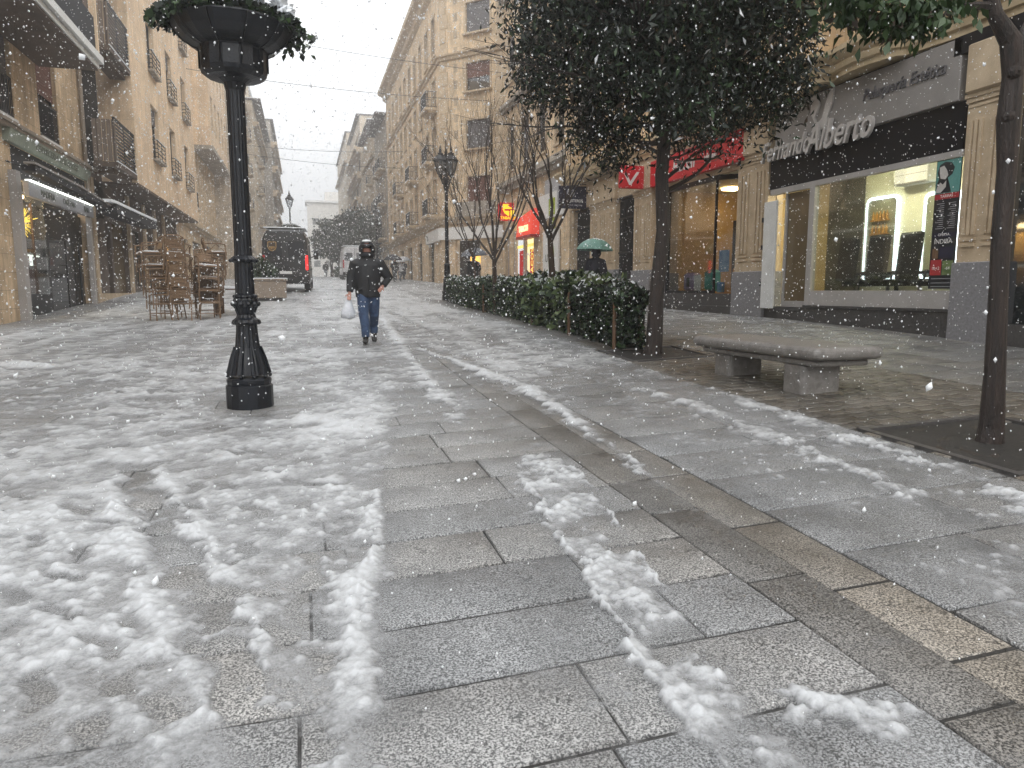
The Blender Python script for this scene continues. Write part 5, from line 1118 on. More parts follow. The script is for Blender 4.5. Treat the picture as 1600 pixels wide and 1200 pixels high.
m.tube(br,[.03,.022,.016,.01,.006],6); m.tube([br[1],(4.3,4.1,z0+3.05),(4.15,4.0,z0+2.95),(3.95,4.0,z0+2.9)],[.015,.012,.008,.005],5); m.tube([br[2],(3.9,4.3,z0+3.3),(3.6,4.2,z0+3.4)],[.012,.009,.005],5)
m.tube([br[1],(4.25,4.5,z0+3.5),(4.0,4.6,z0+3.8)],[.018,.012,.008],5)
m.build('branches','wet_bark',t2)
L=[]
for (c,n,s) in (((3.40,4.12,1.90),110,(.07,.10,.05)),((3.56,4.12,1.86),190,(.09,.12,.06)),((3.80,4.1,1.83),280,(.12,.12,.07)),((4.04,4.1,1.84),220,(.10,.12,.065)),((4.22,4.1,1.90),110,(.09,.10,.05)),((3.6,4.15,2.12),300,(.20,.15,.08)),((4.0,4.2,2.25),300,(.25,.2,.14)),((4.5,4.25,2.40),90,(.15,.15,.1)),((3.9,4.05,1.74),50,(.12,.08,.025))): L.append(np.array(c)+rng.normal(size=(n,3))*np.array(s))
leaves('crown',np.concatenate(L),.082,.25,None,parent=t2,mats=['leaf_green','leaf_hedge','leaf_brown'],probs=[.72,.23,.05],droop=.9)
# distant trees
for i,(x,y,h,r_,lb) in enumerate(((3.4,92,7.2,2.6,'leftmost of the grey distant trees closing the pavement'),(5.6,88,8.4,2.8,'tallest distant tree, middle of the misty clump'),(7.6,84,7.6,2.4,'distant tree of the clump seen just above the walking man'),(5.2,104,7.5,2.8,'furthest misty tree behind the rest of the clump'))):
    z=G(x,y); t=empty('distant_tree',(x,y,z),lb,'tree','distant evergreen trees'); m=MB(); m.tube([(x,y,z-.1),(x,y,z+h*.6)],[.2,.12],7)
    m.tube([(x+.9,y+.5,z-.1),(x+.7,y+.5,z+h*.5)],[.13,.08],6); m.build('trunk','bark',t)
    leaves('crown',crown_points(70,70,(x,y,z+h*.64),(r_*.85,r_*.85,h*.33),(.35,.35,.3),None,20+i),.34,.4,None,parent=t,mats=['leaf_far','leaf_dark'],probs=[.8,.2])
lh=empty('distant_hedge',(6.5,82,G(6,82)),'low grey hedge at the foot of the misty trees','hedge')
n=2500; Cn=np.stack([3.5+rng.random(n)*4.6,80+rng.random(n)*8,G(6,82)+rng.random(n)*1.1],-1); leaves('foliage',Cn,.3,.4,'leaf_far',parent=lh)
# ================================================================ HEDGE
def hx(y): return lerp(y,[10,12,16,20,25.6],[4.72,4.78,4.86,4.95,5.05])
def hedge(label,y0,y1,wd,h,n,mats,probs,L,snow,name='hedge'):
    yc=(y0+y1)/2; t=empty(name,(hx(yc)+wd/2,yc,G(hx(yc),yc)),label,'hedge','hedge sections beside the pavement')
    y=y0+rng.random(n)*(y1-y0); u=rng.random(n); v=rng.random(n)
    e=rng.random(n)<.72   # most leaves lie in the skin
    side=rng.integers(0,4,n); u=np.where(e&(side==0),.02+.10*rng.random(n),u); u=np.where(e&(side==1),.9+.1*rng.random(n),u); v=np.where(e&(side>=2),.88+.12*rng.random(n),v)
    bump=vnoise(y,u*wd,1.8,5)*.26+vnoise(y,u*wd,6,6)*.10; xb=np.array([hx(q) for q in y])
    bulge=vnoise(y,v*h,2.2,9)*.30
    wq=np.minimum(wd,.22+np.clip(y-10.05,0,9)*.45)
    X=xb+wq*u+np.where(u<.5,-bulge*(.4+.6*v),bulge)*.6; Z=Gn(X,y)+.03+v*(h-.18+bump)
    Cn=np.stack([X,y+rng.normal(size=n)*.05,Z],-1)
    leaves('foliage',Cn,L,.34,None,parent=t,mats=mats,probs=probs)
    top=v>.86; Ct=Cn[top]; k=int(len(Ct)*snow); 
    if k: Ct=Ct[rng.permutation(len(Ct))[:k]]+np.array([0,0,.03]); leaves('snow_cover',Ct,L*.8,.42,'snow',parent=t,kind='stuff')
    m=MB(); rs=random.Random(2)
    for k in range(int((y1-y0)*5)):
        yy=y0+rs.random()*(y1-y0); xx=hx(yy)+wd*rs.uniform(.25,.75); zz=G(xx,yy); m.tube([(xx,yy,zz-.02),(xx+rs.uniform(-.15,.15),yy+rs.uniform(-.1,.1),zz+h*.8)],[.016,.007],4)
    m.build('stem','bark',t)
hedge('near end of the hedge, dark glossy leaves by the brown stake',10.1,12.6,1.15,.80,15000,['leaf_dark','leaf_hedge','leaf_green'],[.62,.33,.05],.085,.05)
hedge('broad-leaved pale laurel with snow on it in the middle of the hedge',12.6,15.6,1.2,.90,6500,['leaf_hedge','leaf_pale','leaf_dark'],[.40,.36,.24],.17,.22,'laurel_hedge')
hedge('long dense middle stretch of hedge beyond the laurel',15.6,20.4,1.1,.84,17000,['leaf_hedge','leaf_dark','leaf_pale'],[.55,.35,.10],.08,.10)
hedge('far end of the hedge touching the clustered street lamp',20.4,25.7,1.1,.84,14000,['leaf_hedge','leaf_dark','leaf_pale'],[.58,.34,.08],.085,.16)
m=None
for i,(x,y,h,lb) in enumerate(((4.62,10.2,.78,'wooden stake at the near corner of the hedge'),(5.43,10.45,.85,'wooden stake just right of the evergreen trunk'),(4.70,12.4,.8,'wooden stake halfway along the near hedge'),(4.78,14.9,.8,'wooden stake in front of the snowy laurel'),(4.85,19.6,.8,'furthest wooden stake along the hedge front'))):
    z=G(x,y); m=MB(); m.lathe((x,y,z-.03),[(.030,0),(.030,h),(.024,h+.015)],10); m.build('wooden_stake','brown_wood',None,label=lb,cat='stake',group='wooden stakes along the hedge')
# ================================================================ PEOPLE
def blend(mb,name,mat,parent,vox=.014,sm=5,local=True):
    o=mb.build(name,mat,parent,local=local)
    r=o.modifiers.new('remesh','REMESH'); r.mode='VOXEL'; r.voxel_size=vox; r.use_smooth_shade=True
    s=o.modifiers.new('smooth','SMOOTH'); s.factor=.5; s.iterations=sm
    dg=bpy.context.evaluated_depsgraph_get(); me=bpy.data.meshes.new_from_object(o.evaluated_get(dg)); me.name=name
    if len(me.polygons)>20: o.modifiers.clear(); o.data=me
    return o
def hand(m,wr,d,pal,curl=.5,s=1,side=1):
    """wrist, direction of the fingers, palm normal"""
    wr=Vector(wr);d=Vector(d).normalized();pal=Vector(pal).normalized();ac=d.cross(pal).normalized()
    m.tube([wr-d*.02,wr+d*.03*s,wr+d*.085*s],[(.024*s,.020*s),(.036*s,.016*s),(.038*s,.014*s)],8)
    for k,(o,l) in enumerate(((-.028,.068),(-.010,.078),(.009,.073),(.027,.058))):
        b=wr+d*.08*s+ac*o*s; p=[b]; dd=d.copy()
        for j in range(3): dd=(dd+pal*curl*(.6+.2*k*.3)).normalized(); p.append(p[-1]+dd*l*s/3)
        m.tube(p,[.0095*s,.009*s,.008*s,.0065*s],6)
    b=wr+d*.03*s-ac*.034*s*side; m.tube([b,b-ac*.024*s*side+d*.022*s+pal*.012*s,b-ac*.03*s*side+d*.05*s+pal*.03*s],[.012*s,.010*s,.008*s],6)
def person(label,x,y,rz,h=1.75,coat='coat_black',legs='jeans',stride=.16,long_=False,armL='down',armR='down',hood=True,group=None,vox=.016,snowy=False,face=True):
    k=h/1.75; z=G(x,y); r=empty('person',(x,y,z),label,'person',group,rz)
    S=lambda p:(p[0]*k,p[1]*k,p[2]*k)
    fL=(-.055,-stride,.09);fR=(.085,stride*.9,.13)
    kn=lambda f,fw:((f[0]+(-.11 if f[0]<0 else .11))/2+.0,f[1]*.45-fw,.50)
    hipz=.92
    sh={'L':(-.20,.0,1.42),'R':(.20,.0,1.42)}
    arm={}
    for sd,mode in (('L',armL),('R',armR)):
        s=-1 if sd=='L' else 1
        arm[sd]={'down':[(s*.21,0,1.40),(s*.275,.03,1.13),(s*.29,-.03,.88)],'pocket':[(s*.21,0,1.40),(s*.37,.05,1.14),(s*.27,-.03,1.01)],'bag':[(s*.21,0,1.40),(s*.285,.03,1.14),(s*.315,-.05,.90)],
          'hold':[(s*.21,0,1.40),(s*.26,-.05,1.13),(s*.12,-.22,1.28)]}[mode]
    # body: one continuous surface under the clothes
    b=MB()
    b.tube([S(p) for p in ((0,0,.90),(0,0,1.05),(0,.0,1.25),(0,0,1.40),(0,.01,1.47),(0,-.005,1.52),(0,-.01,1.56))],[(.14*k,.10*k),(.13*k,.09*k),(.15*k,.10*k),(.15*k,.09*k),(.06*k,.06*k),(.052*k,.055*k),(.06*k,.065*k)],12)
    b.ball(S((0,-.01,1.645)),.1*k,14,10,(.80,.95,1.2))
    b.ball(S((0,-.06,1.58)),.05*k,10,6,(.95,.8,.8))  # jaw
    b.tube([S((0,-.105,1.655)),S((0,-.125,1.62)),S((0,-.108,1.61))],[.009*k,.015*k,.012*k],6) # nose
    for s in (-1,1): b.ball(S((s*.082,.0,1.64)),.022*k,6,5,(.5,1,1.4)); b.ball(S((s*.032,-.098,1.664)),.012*k,6,4)
    b.tube([S((-.024,-.103,1.578)),S((0,-.110,1.577)),S((.024,-.103,1.578))],.007*k,5)
    for f,sd in ((fL,-1),(fR,1)): kk=kn(f,.04); b.tube([S((sd*.085,0,.90)),S((kk[0],kk[1]*.6,.70)),S(kk),S((f[0],f[1]+.03,.30)),S((f[0],f[1]+.02,f[2]))],[.07*k,.06*k,.045*k,.042*k,.035*k],8)
    for sd in 'LR':
        a=arm[sd]; b.tube([S(p) for p in a],[.045*k,.036*k,.026*k],8)
        w_=Vector(S(a[2])); dd=(Vector(S(a[2]))-Vector(S(a[1]))).normalized(); hand(b,w_+dd*.02,dd,Vector((0,-1,0)) if abs(dd.y)<.8 else Vector((0,0,1)),.45 if armL!='pocket' else .3,k,1 if sd=='R' else -1)
    blend(b,'body','skin_tone',r,.0075 if vox<.014 else vox*.7,2)
    j=MB(); hem=.52 if long_ else .80
    j.tube([S(p) for p in ((0,.01,hem),(0,.01,(hem+1.0)/2),(0,.005,1.03),(0,0,1.20),(0,0,1.36),(0,.005,1.44),(0,0,1.51))],[((.235 if long_ else .215)*k,(.19 if long_ else .17)*k),((.225)*k,.175*k),(.215*k,.17*k),(.238*k,.18*k),(.23*k,.165*k),(.165*k,.13*k),(.10*k,.10*k)],16)
    for sd in 'LR': a=arm[sd]; j.tube([S(p) for p in ((a[0][0]*.7,0,1.40),a[0],a[1],a[2])],[.10*k,.105*k,.088*k,.062*k],10)
    j.tube([S((-.09,-.01,1.50)),S((0,-.085,1.505)),S((.09,-.01,1.50))],.035*k,8)
    j.tube([S((0,-.172,hem+.02)),S((.006,-.178,1.1)),S((0,-.168,1.3)),S((0,-.12,1.44))],.011*k,6)
    for s in (-1,1): j.tube([S((s*.16,-.13,.93)),S((s*.09,-.165,.95))],.016*k,6)
    jk=blend(j,'jacket',coat,r,vox,2)
    p=MB()
    p.tube([S((0,0,.84)),S((0,0,.98))],[(.18*k,.13*k),(.16*k,.12*k)],12)
    for f,sd in ((fL,-1),(fR,1)): kk=kn(f,.04); p.tube([S((sd*.085,0,.90)),S((kk[0],kk[1]*.6,.70)),S(kk),S((f[0],f[1]+.03,.30)),S((f[0],f[1]+.02,f[2]+.015))],[.118*k,.106*k,.090*k,.080*k,.070*k],12)
    blend(p,'trousers',legs,r,vox,2)
    for f,tip in ((fL,0),(fR,.05)):
        q=MB(); q.tube([S((f[0],f[1]+.05,f[2]-.045)),S((f[0],f[1]-.03,f[2]-.05)),S((f[0]*1.08,f[1]-.13,f[2]-.055-tip*.6)),S((f[0]*1.1,f[1]-.19,f[2]-.062-tip))],[(.048*k,.045*k),(.05*k,.044*k),(.052*k,.036*k),(.035*k,.024*k)],10); q.tube([S((f[0],f[1]+.02,f[2]-.05)),S((f[0],f[1]+.02,f[2]+.07))],[.05*k,.055*k],10); blend(q,'boot','boots',r,.012,2)
    if hood:
        c=MB(); n=14; V=[];Fs=[]
        # hood: shell open at the face
        for i in range(9):
            ph=-.42*pi+ (pi*.92)*i/8
            for q in range(n+1):
                th=-.80*pi+1.60*pi*q/n
                R1=.120*k; zz=math.sin(ph)*R1*1.16; rr_=math.cos(ph)*R1+.004
                V.append((math.sin(th)*rr_*1.02,math.cos(th)*rr_*1.12+(.005),1.645*k+zz))
        for i in range(8):
            for q in range(n): a=i*(n+1)+q; Fs.append((a,a+1,a+n+2,a+n+1))
        c.add(V,Fs); hd=c.build('hood',coat,r,local=True,smooth=True); so=hd.modifiers.new('thick','SOLIDIFY'); so.thickness=.018*k
        if snowy:
            q=MB(); q.ball(S((0,-.03,1.785)),.085*k,12,6,(1,1,.35)); q.ball(S((-.13,0,1.475)),.05*k,8,5,(1,.8,.3)); q.build('snow_cap','snow',r,local=True,smooth=True)
            q=MB(); q.tube([S((-.09,-.05,1.69)),S((-.05,-.112,1.695)),S((0,-.126,1.697)),S((.05,-.112,1.695)),S((.09,-.05,1.69))],.036*k,8); q.build('goggles','goggle',r,local=True,smooth=True)
            q=MB(); q.tube([S((-.10,.03,1.555)),S((-.075,-.075,1.55)),S((0,-.115,1.548)),S((.075,-.075,1.55)),S((.10,.03,1.555))],.046*k,8); q.build('scarf',coat,r,local=True,smooth=True)
    else:
        q=MB(); q.ball(S((0,.015,1.67)),.108*k,12,8,(.85,.98,1.12)); q.build('hair','boots',r,local=True,smooth=True)
    return r,arm,k
man,arm,k=person('man in black hooded jacket and blue jeans walking towards us with white plastic bag',1.09,12.93,math.radians(-6),1.74,armL='bag',armR='pocket',vox=.013,snowy=True,stride=.24)
def umbrella(label,x,y,z,rad,mat,h=.9,tilt=0,snow=.0):
    r=empty('umbrella',(x,y,z),label,'umbrella','open umbrellas',0); n=8
    m=MB(); V=[];Fs=[]; R_n=6;seg=24
    for i in range(R_n+1):
        t=i/R_n; a=t*1.15
        for q in range(seg):
            th=2*pi*q/seg; sc=1-.07*abs(math.sin(th*n/2))*t**2; rr_=rad*math.sin(a)/math.sin(1.15)*sc; V.append((rr_*math.cos(th),rr_*math.sin(th),-rad*.62*(1-math.cos(a))/(1-math.cos(1.15))*(1 if t<1 else .96)))
    for i in range(R_n):
        for q in range(seg): a=i*seg+q;b=i*seg+(q+1)%seg; Fs.append((a,b,b+seg,a+seg))
    m.add(V,Fs); c=m.build('canopy',mat,r,local=True)
    so=c.modifiers.new('thick','SOLIDIFY'); so.thickness=.006
    if snow:
        V2=[(v[0]*.8,v[1]*.8,v[2]*.66+.012) for v in V[:seg*6]]; m2=MB(); fs=[f for i,f in enumerate(Fs[:seg*5]) if rng.random()<snow]; m2.add(V2,fs); m2.build('snow_patch','snow',c,local=True,kind='stuff')
    for q in range(n):
        th=2*pi*q/n; m=MB(); m.tube([(rad*.3*math.cos(th),rad*.3*math.sin(th),-.28*rad),(rad*.9*math.cos(th),rad*.9*math.sin(th),-rad*.52)],.006,4); m.build('rib','iron',r,local=True)
    m=MB(); m.tube([(0,0,.06),(0,0,-h)],.009,6); m.tube([(0,0,-h),(0,.0,-h-.08),(.03,0,-h-.11),(.06,0,-h-.08)],.014,6); m.build('shaft','iron',r,local=True)
    r.rotation_euler=(0,tilt,0); return r
# plastic bag hanging from the hand
bg_=empty('plastic_bag',(.775,12.9,G(.78,12.9)+.45),'thin white plastic carrier bag hanging from the walking man\'s hand','bag')
m=MB(); hx_,hy_,hz_=.762,12.90,G(.78,12.9)+.86
m.tube([(hx_-.01,hy_,hz_-.01),(hx_-.012,hy_,hz_-.10),(hx_-.02,hy_,hz_-.20),(hx_-.03,hy_-.01,hz_-.32),(hx_-.03,hy_-.01,hz_-.40),(hx_-.03,hy_-.01,hz_-.425)],[(.018,.014),(.045,.035),(.085,.06),(.13,.085),(.115,.08),(.05,.04)],16)
b_=m.build('bag_body','plastic_bag',bg_,smooth=True)
for v in b_.data.vertices:
    q=v.co; f=1+.16*math.sin(9*math.atan2(q.y,q.x)+q.z*14)*(1 if q.z<.2 else .5); q.x*=1; v.co=Vector((q.x*(f if abs(q.x)<.3 else 1),q.y*f,q.z+.012*math.sin(q.x*60)))
m=MB(); m.tube([(hx_-.03,hy_,hz_-.09),(hx_-.005,hy_,hz_-.02),(hx_,hy_,hz_+.005),(hx_+.008,hy_,hz_-.02),(hx_+.015,hy_,hz_-.09)],[(.012,.004)]*5,6); m.build('handle','plastic_bag',bg_)
person('woman seen from behind in long dark hooded coat under green umbrella',8.0,19.0,math.radians(185),1.72,coat='coat_navy',legs='coat_black',long_=True,armR='hold',vox=.02)
umbrella('snow-streaked green umbrella over the woman by the doorways',8.0,19.08,G(8.0,19)+2.02,.55,'green_cloth',.62,.04,.25)
person('person in dark jacket walking behind the hedge under a grey umbrella',7.15,30.6,math.radians(12),1.70,coat='coat_black',legs='coat_black',armR='hold',vox=.022,hood=False)
umbrella('grey umbrella beside the thin bare tree',7.12,30.5,G(7.1,30.6)+2.02,.60,'grey_cloth',.8,-.08)
person('distant figure in dark coat walking on the snow right of the black van',2.5,86,math.radians(170),1.72,coat='coat_black',legs='grey_cloth' ,vox=.035,hood=False)
person('distant pedestrian in purple-grey coat by the corner building under a pale umbrella',8.3,62,math.radians(10),1.66,coat='coat_navy',legs='coat_black',armR='hold',vox=.035,long_=True)
umbrella('pale snow-covered umbrella of the pedestrian by the corner building',8.3,61.9,G(8.3,62)+2.0,.62,'white_cloth',.8)
person('distant pedestrian under black umbrella just behind the man\'s elbow',6.3,52,math.radians(0),1.66,coat='coat_black',legs='coat_black',armL='hold',vox=.035)
umbrella('big black umbrella held by the distant pedestrian by the man\'s elbow',6.2,51.9,G(6.2,52)+1.95,.66,'coat_black',.8)
person('pale-coated pedestrian close beside the black umbrella far away',7.2,56,math.radians(10),1.6,coat='white_cloth',legs='grey_cloth',armR='hold',vox=.035)
umbrella('small whitish umbrella next to the big black one',7.2,55.9,G(7.2,56)+1.75,.45,'white_cloth',.7)
# ================================================================ VAN
def van(name,label,x,y,rz,paint,s=1,dark=True):
    r=empty(name,(x,y,G(x,y)),label,'van',None,rz); 
    r.rotation_euler=(math.atan2(G(x,y+4)-G(x,y),4),0,rz)
    # rear at y=0, nose towards +y
    st=[(0.0,.93,.50,2.62,.62),(.06,.985,.42,2.70,.66),(.5,1.0,.38,2.75,.67),(3.8,1.0,.36,2.75,.67),(4.35,.99,.36,2.62,.64),(4.9,.97,.36,1.95,.74),(5.2,.96,.36,1.35,.86),(5.8,.92,.38,1.18,.80),(6.0,.80,.45,1.0,.62)]
    V=[];n=16
    for (yy,hw,zb,zt,tw) in st:
        # section: bottom corner, waist, shoulder, rounded roof
        hw_t=hw*.80 if zt>1.5 else hw*.9
        P=[(-hw*.96,zb),(-hw,zb+.12),(-hw,zb+.55),(-hw*.985,min(1.35,zt-.2)),(-(hw*.6+hw_t*.4),zt-.40 if zt>1.5 else zt-.12),(-hw_t,zt-.12 if zt>1.5 else zt-.05),(-hw_t+.13,zt-.02),(-.35,zt)]
        P=P+[(-a,b) for a,b in reversed(P)]
        V+=[(a,yy,b) for a,b in P]
    Fs=[tuple(range(n))]
    for i in range(len(st)-1):
        for k_ in range(n): j=(k_+1)%n; Fs.append((i*n+k_,(i+1)*n+k_,(i+1)*n+j,i*n+j))
    Fs.append(tuple(range((len(st)-1)*n+n-1,(len(st)-1)*n-1,-1)))
    m=MB(); m.add(V,Fs); b=m.build('body',paint,r,local=True)
    bv=b.modifiers.new('bevel','BEVEL'); bv.width=.035; bv.segments=2; bv.limit_method='ANGLE'; bv.angle_limit=math.radians(28)
    m=MB(); m.box(-.012,.012,-.008,.05,.62,2.52); m.build('door_seam','rubber',b,local=True)
    for s_ in (-1,1):
        m=MB(); m.box(s_*.47-.33,s_*.47+.33,-.012,.02,1.55,2.2,.03); m.build('rear_window','window_glass' if not dark else 'goggle',b,local=True)
        m=MB(); m.box(s_*.885-.055,s_*.885+.055,-.03,.12,.98,1.62,.025); m.build('tail_light','tail_light' if s_>0 else 'red_lens',r,local=True)
        m=MB(); m.box(s_*1.0-.01 if s_>0 else -1.012,s_*1.0+.012 if s_>0 else -.99,1.0,4.2,.95,1.03); m.build('side_strip','rubber',b,local=True)
        m=MB(); m.tube([(s_*.97,4.55,1.55),(s_*1.12,4.5,1.6)],.03,6); m.box(s_*1.2-.11,s_*1.2+.11,4.42,4.56,1.45,1.85,.04); m.build('wing_mirror','rubber',r,local=True)
        for yy in (1.05,4.85):
            m=MB(); m.tube([(s_*.72,yy,.34),(s_*.985,yy,.34)],.35,24); w_=m.build('wheel','rubber',r,local=True); m=MB(); m.tube([(s_*.98,yy,.34),(s_*1.0,yy,.34)],.2,16); m.build('rim','rim_metal',w_,local=True)
    m=MB(); m.box(-.96,.96,-.10,.10,.40,.66,.04); m.box(-.45,.45,-.12,-.09,.60,.66,.01); m.build('bumper','rubber',r,local=True)
    m=MB(); m.box(-.26,.26,-.022,.0,.82,.94); m.build('number_plate','sign_white',r,local=True)
    m=MB(); m.box(-.10,.10,-.05,.01,1.18,1.24,.01); m.build('door_handle','iron',r,local=True)
    m=MB(); m.box(-.86,.86,.12,4.2,2.757,2.80,.015); m.build('roof_snow','snow',r,local=True)
    m=MB(); m.box(-.88,.88,4.28,4.9,1.3,1.35); m.build('windscreen_wiper','rubber',r,local=True)
    return r,b
vr,vb=van('delivery_van','black delivery van with gold shield badge parked facing up the street',-.72,32.5,math.radians(-2),'van_paint')
def shield(w,h): return [(-w,h*.9),(-w*.5,h),(0,h*.92),(w*.5,h),(w,h*.9),(w,-h*.2),(w*.7,-h*.7),(0,-h),(-w*.7,-h*.7),(-w,-h*.2)]
def shp(pts,cx,cz,y0,y1):
    n=len(pts); b=MB(); b.add([(cx+a,y0,cz+c) for a,c in pts]+[(cx+a,y1,cz+c) for a,c in pts],[tuple(range(n-1,-1,-1)),tuple(range(n,2*n))]+[(i,(i+1)%n,n+(i+1)%n,n+i) for i in range(n)]); return b
bd=shp(shield(.18,.21),-.52,1.98,-.035,-.012).build('shield_badge','gold_paint',vb,local=True); shp(shield(.15,.175),-.52,1.98,-.039,-.036).build('badge_field','brown_paint',bd,local=True)
tx=text('badge_lettering','ups',.17,(0,0,0),'F','gold_paint',None,.003,bold=.006); tx.parent=bd; tx.location=(-.52,-.043,1.95)
van('delivery_van','white van parked far up the street behind the walking man',4.05,60,0,'van_white',dark=False)
# ================================================================ STONE PLANTER + SHRUB
pl=empty('stone_planter',(-1.25,27.7,G(-1.25,27.7)),'beige stone planter box with a shrub, snow along its rim, before the black van','planter')
z=G(-1.25,27.7)
m=MB(); m.cbox((-1.25,27.7,z+.42),(1.25,1.2,.62),None,.02)
for s_ in (-1,1):
    m.cbox((-1.25+s_*.28,27.092,z+.42),(.62,.02,.03),Matrix.Rotation(s_*.8,3,'Y'))
m.build('box','concrete',pl); m=MB(); m.cbox((-1.25,27.7,z+.05),(.95,.9,.14)); m.build('foot','dark_granite',pl)
m=MB(); m.cbox((-1.25,27.7,z+.765),(1.36,1.30,.07),None,.015); m.build('rim','concrete',pl); m=MB(); m.cbox((-1.25,27.7,z+.815),(1.36,1.30,.03),None,.01); m.build('snow_cover','snow',pl)
n=3800; a=rng.random(n)*2*pi;q=rng.random(n)**.6; Cn=np.stack([-1.45+np.cos(a)*q*.55,27.7+np.sin(a)*q*.5,z+.85+rng.random(n)*.75*(1.1-q*.7)],-1); leaves('shrub',Cn,.085,.3,None,parent=pl,mats=['leaf_dark','leaf_hedge'],probs=[.5,.5],up=1)
# ================================================================ STACKED CHAIRS AND TABLES
def chair_proto():
    r=empty('wicker_chair',(0,0,0),'brown wicker armchair','chair','wicker armchairs stacked outside the shops')
    T=lambda nm,pts,rad,mat='rattan',n=6:(lambda m:(m.tube(pts,rad,n),m.build(nm,mat,r,local=True)))(MB())
    # seat faces -y
    m=MB(); m.box(-.24,.24,-.24,.22,.42,.455,.015); m.tube([(-.25,-.25,.43),(.25,-.25,.43),(.24,.23,.43),(-.24,.23,.43),(-.25,-.25,.43)],.018,6); m.build('seat','rattan',r,local=True)
    for s in (-1,1):
        T('leg',[(s*.24,-.24,0),(s*.235,-.235,.44),(s*.235,-.22,.64)],.016); T('leg',[(s*.23,.28,0),(s*.225,.22,.44),(s*.215,.30,.84)],.016)
        T('armrest',[(s*.21,.27,.70),(s*.27,.10,.68),(s*.285,-.12,.665),(s*.26,-.23,.65),(s*.235,-.235,.60)],.017)
        T('brace',[(s*.235,-.2,.47),(s*.27,.0,.66),(s*.23,.18,.47)],.009)
    m=MB(); m.tube([(-.215,.30,.84),(-.12,.335,.87),(.12,.335,.87),(.215,.30,.84)],.017,6)
    for z in (.50,.58,.66,.74,.81): y=.23+(z-.44)*.17; m.tube([(-.21,y,z),(0,y+.03,z),(.21,y,z)],.013,5)
    m.add([(-.19,.25,.56),(.19,.25,.56),(.19,.31,.78),(-.19,.31,.78),(-.19,.262,.56),(.19,.262,.56),(.19,.322,.78),(-.19,.322,.78)],[(0,1,2,3),(7,6,5,4),(0,4,5,1),(3,2,6,7),(0,3,7,4),(1,5,6,2)])
    m.build('backrest','rattan',r,local=True)
    T('stretcher',[(-.23,-.235,.16),(.23,-.235,.16)],.011); T('stretcher',[(-.235,-.22,.2),(-.225,.25,.2)],.011); T('stretcher',[(.235,-.22,.2),(.225,.25,.2)],.011)
    return r
proto=chair_proto(); first=True
ST=[(-3.42,19.7,math.radians(-62),5,-.055,'left front'),(-2.93,19.75,math.radians(172),5,-.03,'middle'),(-2.42,20.0,math.radians(20),4,.0,'right front'),(-3.35,20.6,math.radians(-70),4,-.05,'left rear'),(-2.45,20.75,math.radians(100),5,.06,'right rear')]
ordn=['bottom','second','third','fourth','topmost']
for (x,y,rz,n,lean,nm) in ST:
    for i in range(n):
        o=proto if first else copy_tree(proto); first=False
        o.location=(x+lean*i,y-.02*i,G(x,y)+.31*i); o.rotation_euler=(0,(.02 if nm!='right rear' else .10)*i*(-1 if lean<0 else 1),rz+(rng.random()-.5)*.06)
        lvl=ordn[i] if i<n-1 else 'topmost'
        o['label']='brown wicker armchair, %s of the %s stack outside the shops'%(lvl,nm)
        if i==n-1 or (i==n-2 and nm in('left front','right front')):
            m=MB(); m.box(-.22,.22,-.22,.18,.457,.485,.012); q=m.build('snow_cover','snow',o,local=True)
def folded_table(x,y,rz,label):
    r=empty('folded_table',(x,y,G(x,y)),label,'table','folded wooden tables by the chairs',rz)
    m=MB(); m.box(-.35,.35,-.3,.3,.72,.75,.01); m.build('tabletop','brown_wood',r,local=True); m=MB(); m.box(-.35,.35,-.3,.3,.753,.775,.01); m.build('snow_cover','snow',r,local=True)
    for sx in (-1,1):
        for sy in (-1,1): m=MB(); m.box(sx*.3-.025,sx*.3+.025,sy*.25-.025,sy*.25+.025,0,.718); m.build('leg','brown_wood',r,local=True)
for i,(dx,dy) in enumerate(((0,0),(.07,.65),(-.02,1.3))): folded_table(-2.02+dx,21.2+dy,0,['nearest brown wooden table right of the chair stacks','middle brown wooden table right of the chair stacks','furthest brown wooden table right of the chair stacks'][i])
# ================================================================ CABLES, PAVEMENT BITS
def cable(a,b,sag,label,r_=.012):
    m=MB(); P=[]
    for i in range(15): t_=i/14; P.append((a[0]+(b[0]-a[0])*t_,a[1]+(b[1]-a[1])*t_,a[2]+(b[2]-a[2])*t_-sag*4*t_*(1-t_)))
    m.tube(P,r_,4); m.build('overhead_cable','iron',None,label=label,cat='cable',group='cables slung across the street')
cable((-5.75,44,12.0),(11.3,43.9,11.5),.25,'highest cable across the street, running to the canted corner',.014)
cable((-5.7,66,12.3),(8.7,64,12.0),.3,'upper of the two far thin cables crossing above the van',.018)
cable((-5.7,67,11.8),(8.7,66,10.9),.25,'lower of the two far thin cables crossing above the van',.018)
cable((-5.8,33,11.0),(11.9,32,9.6),.3,'nearer thin cable crossing to the building behind the bare trees',.01)
m=MB(); x,y=-.72,6.95; m.add([(x-.3,y-.16,G(x-.3,y-.16)+.006),(x+.3,y-.16,G(x+.3,y-.16)+.006),(x+.3,y+.16,G(x+.3,y+.16)+.006),(x-.3,y+.16,G(x-.3,y+.16)+.006)],[(0,1,2,3)])
m.build('inspection_cover','dark_granite',None,label='dark rectangular inspection cover in paving before the lamp post',cat='cover')
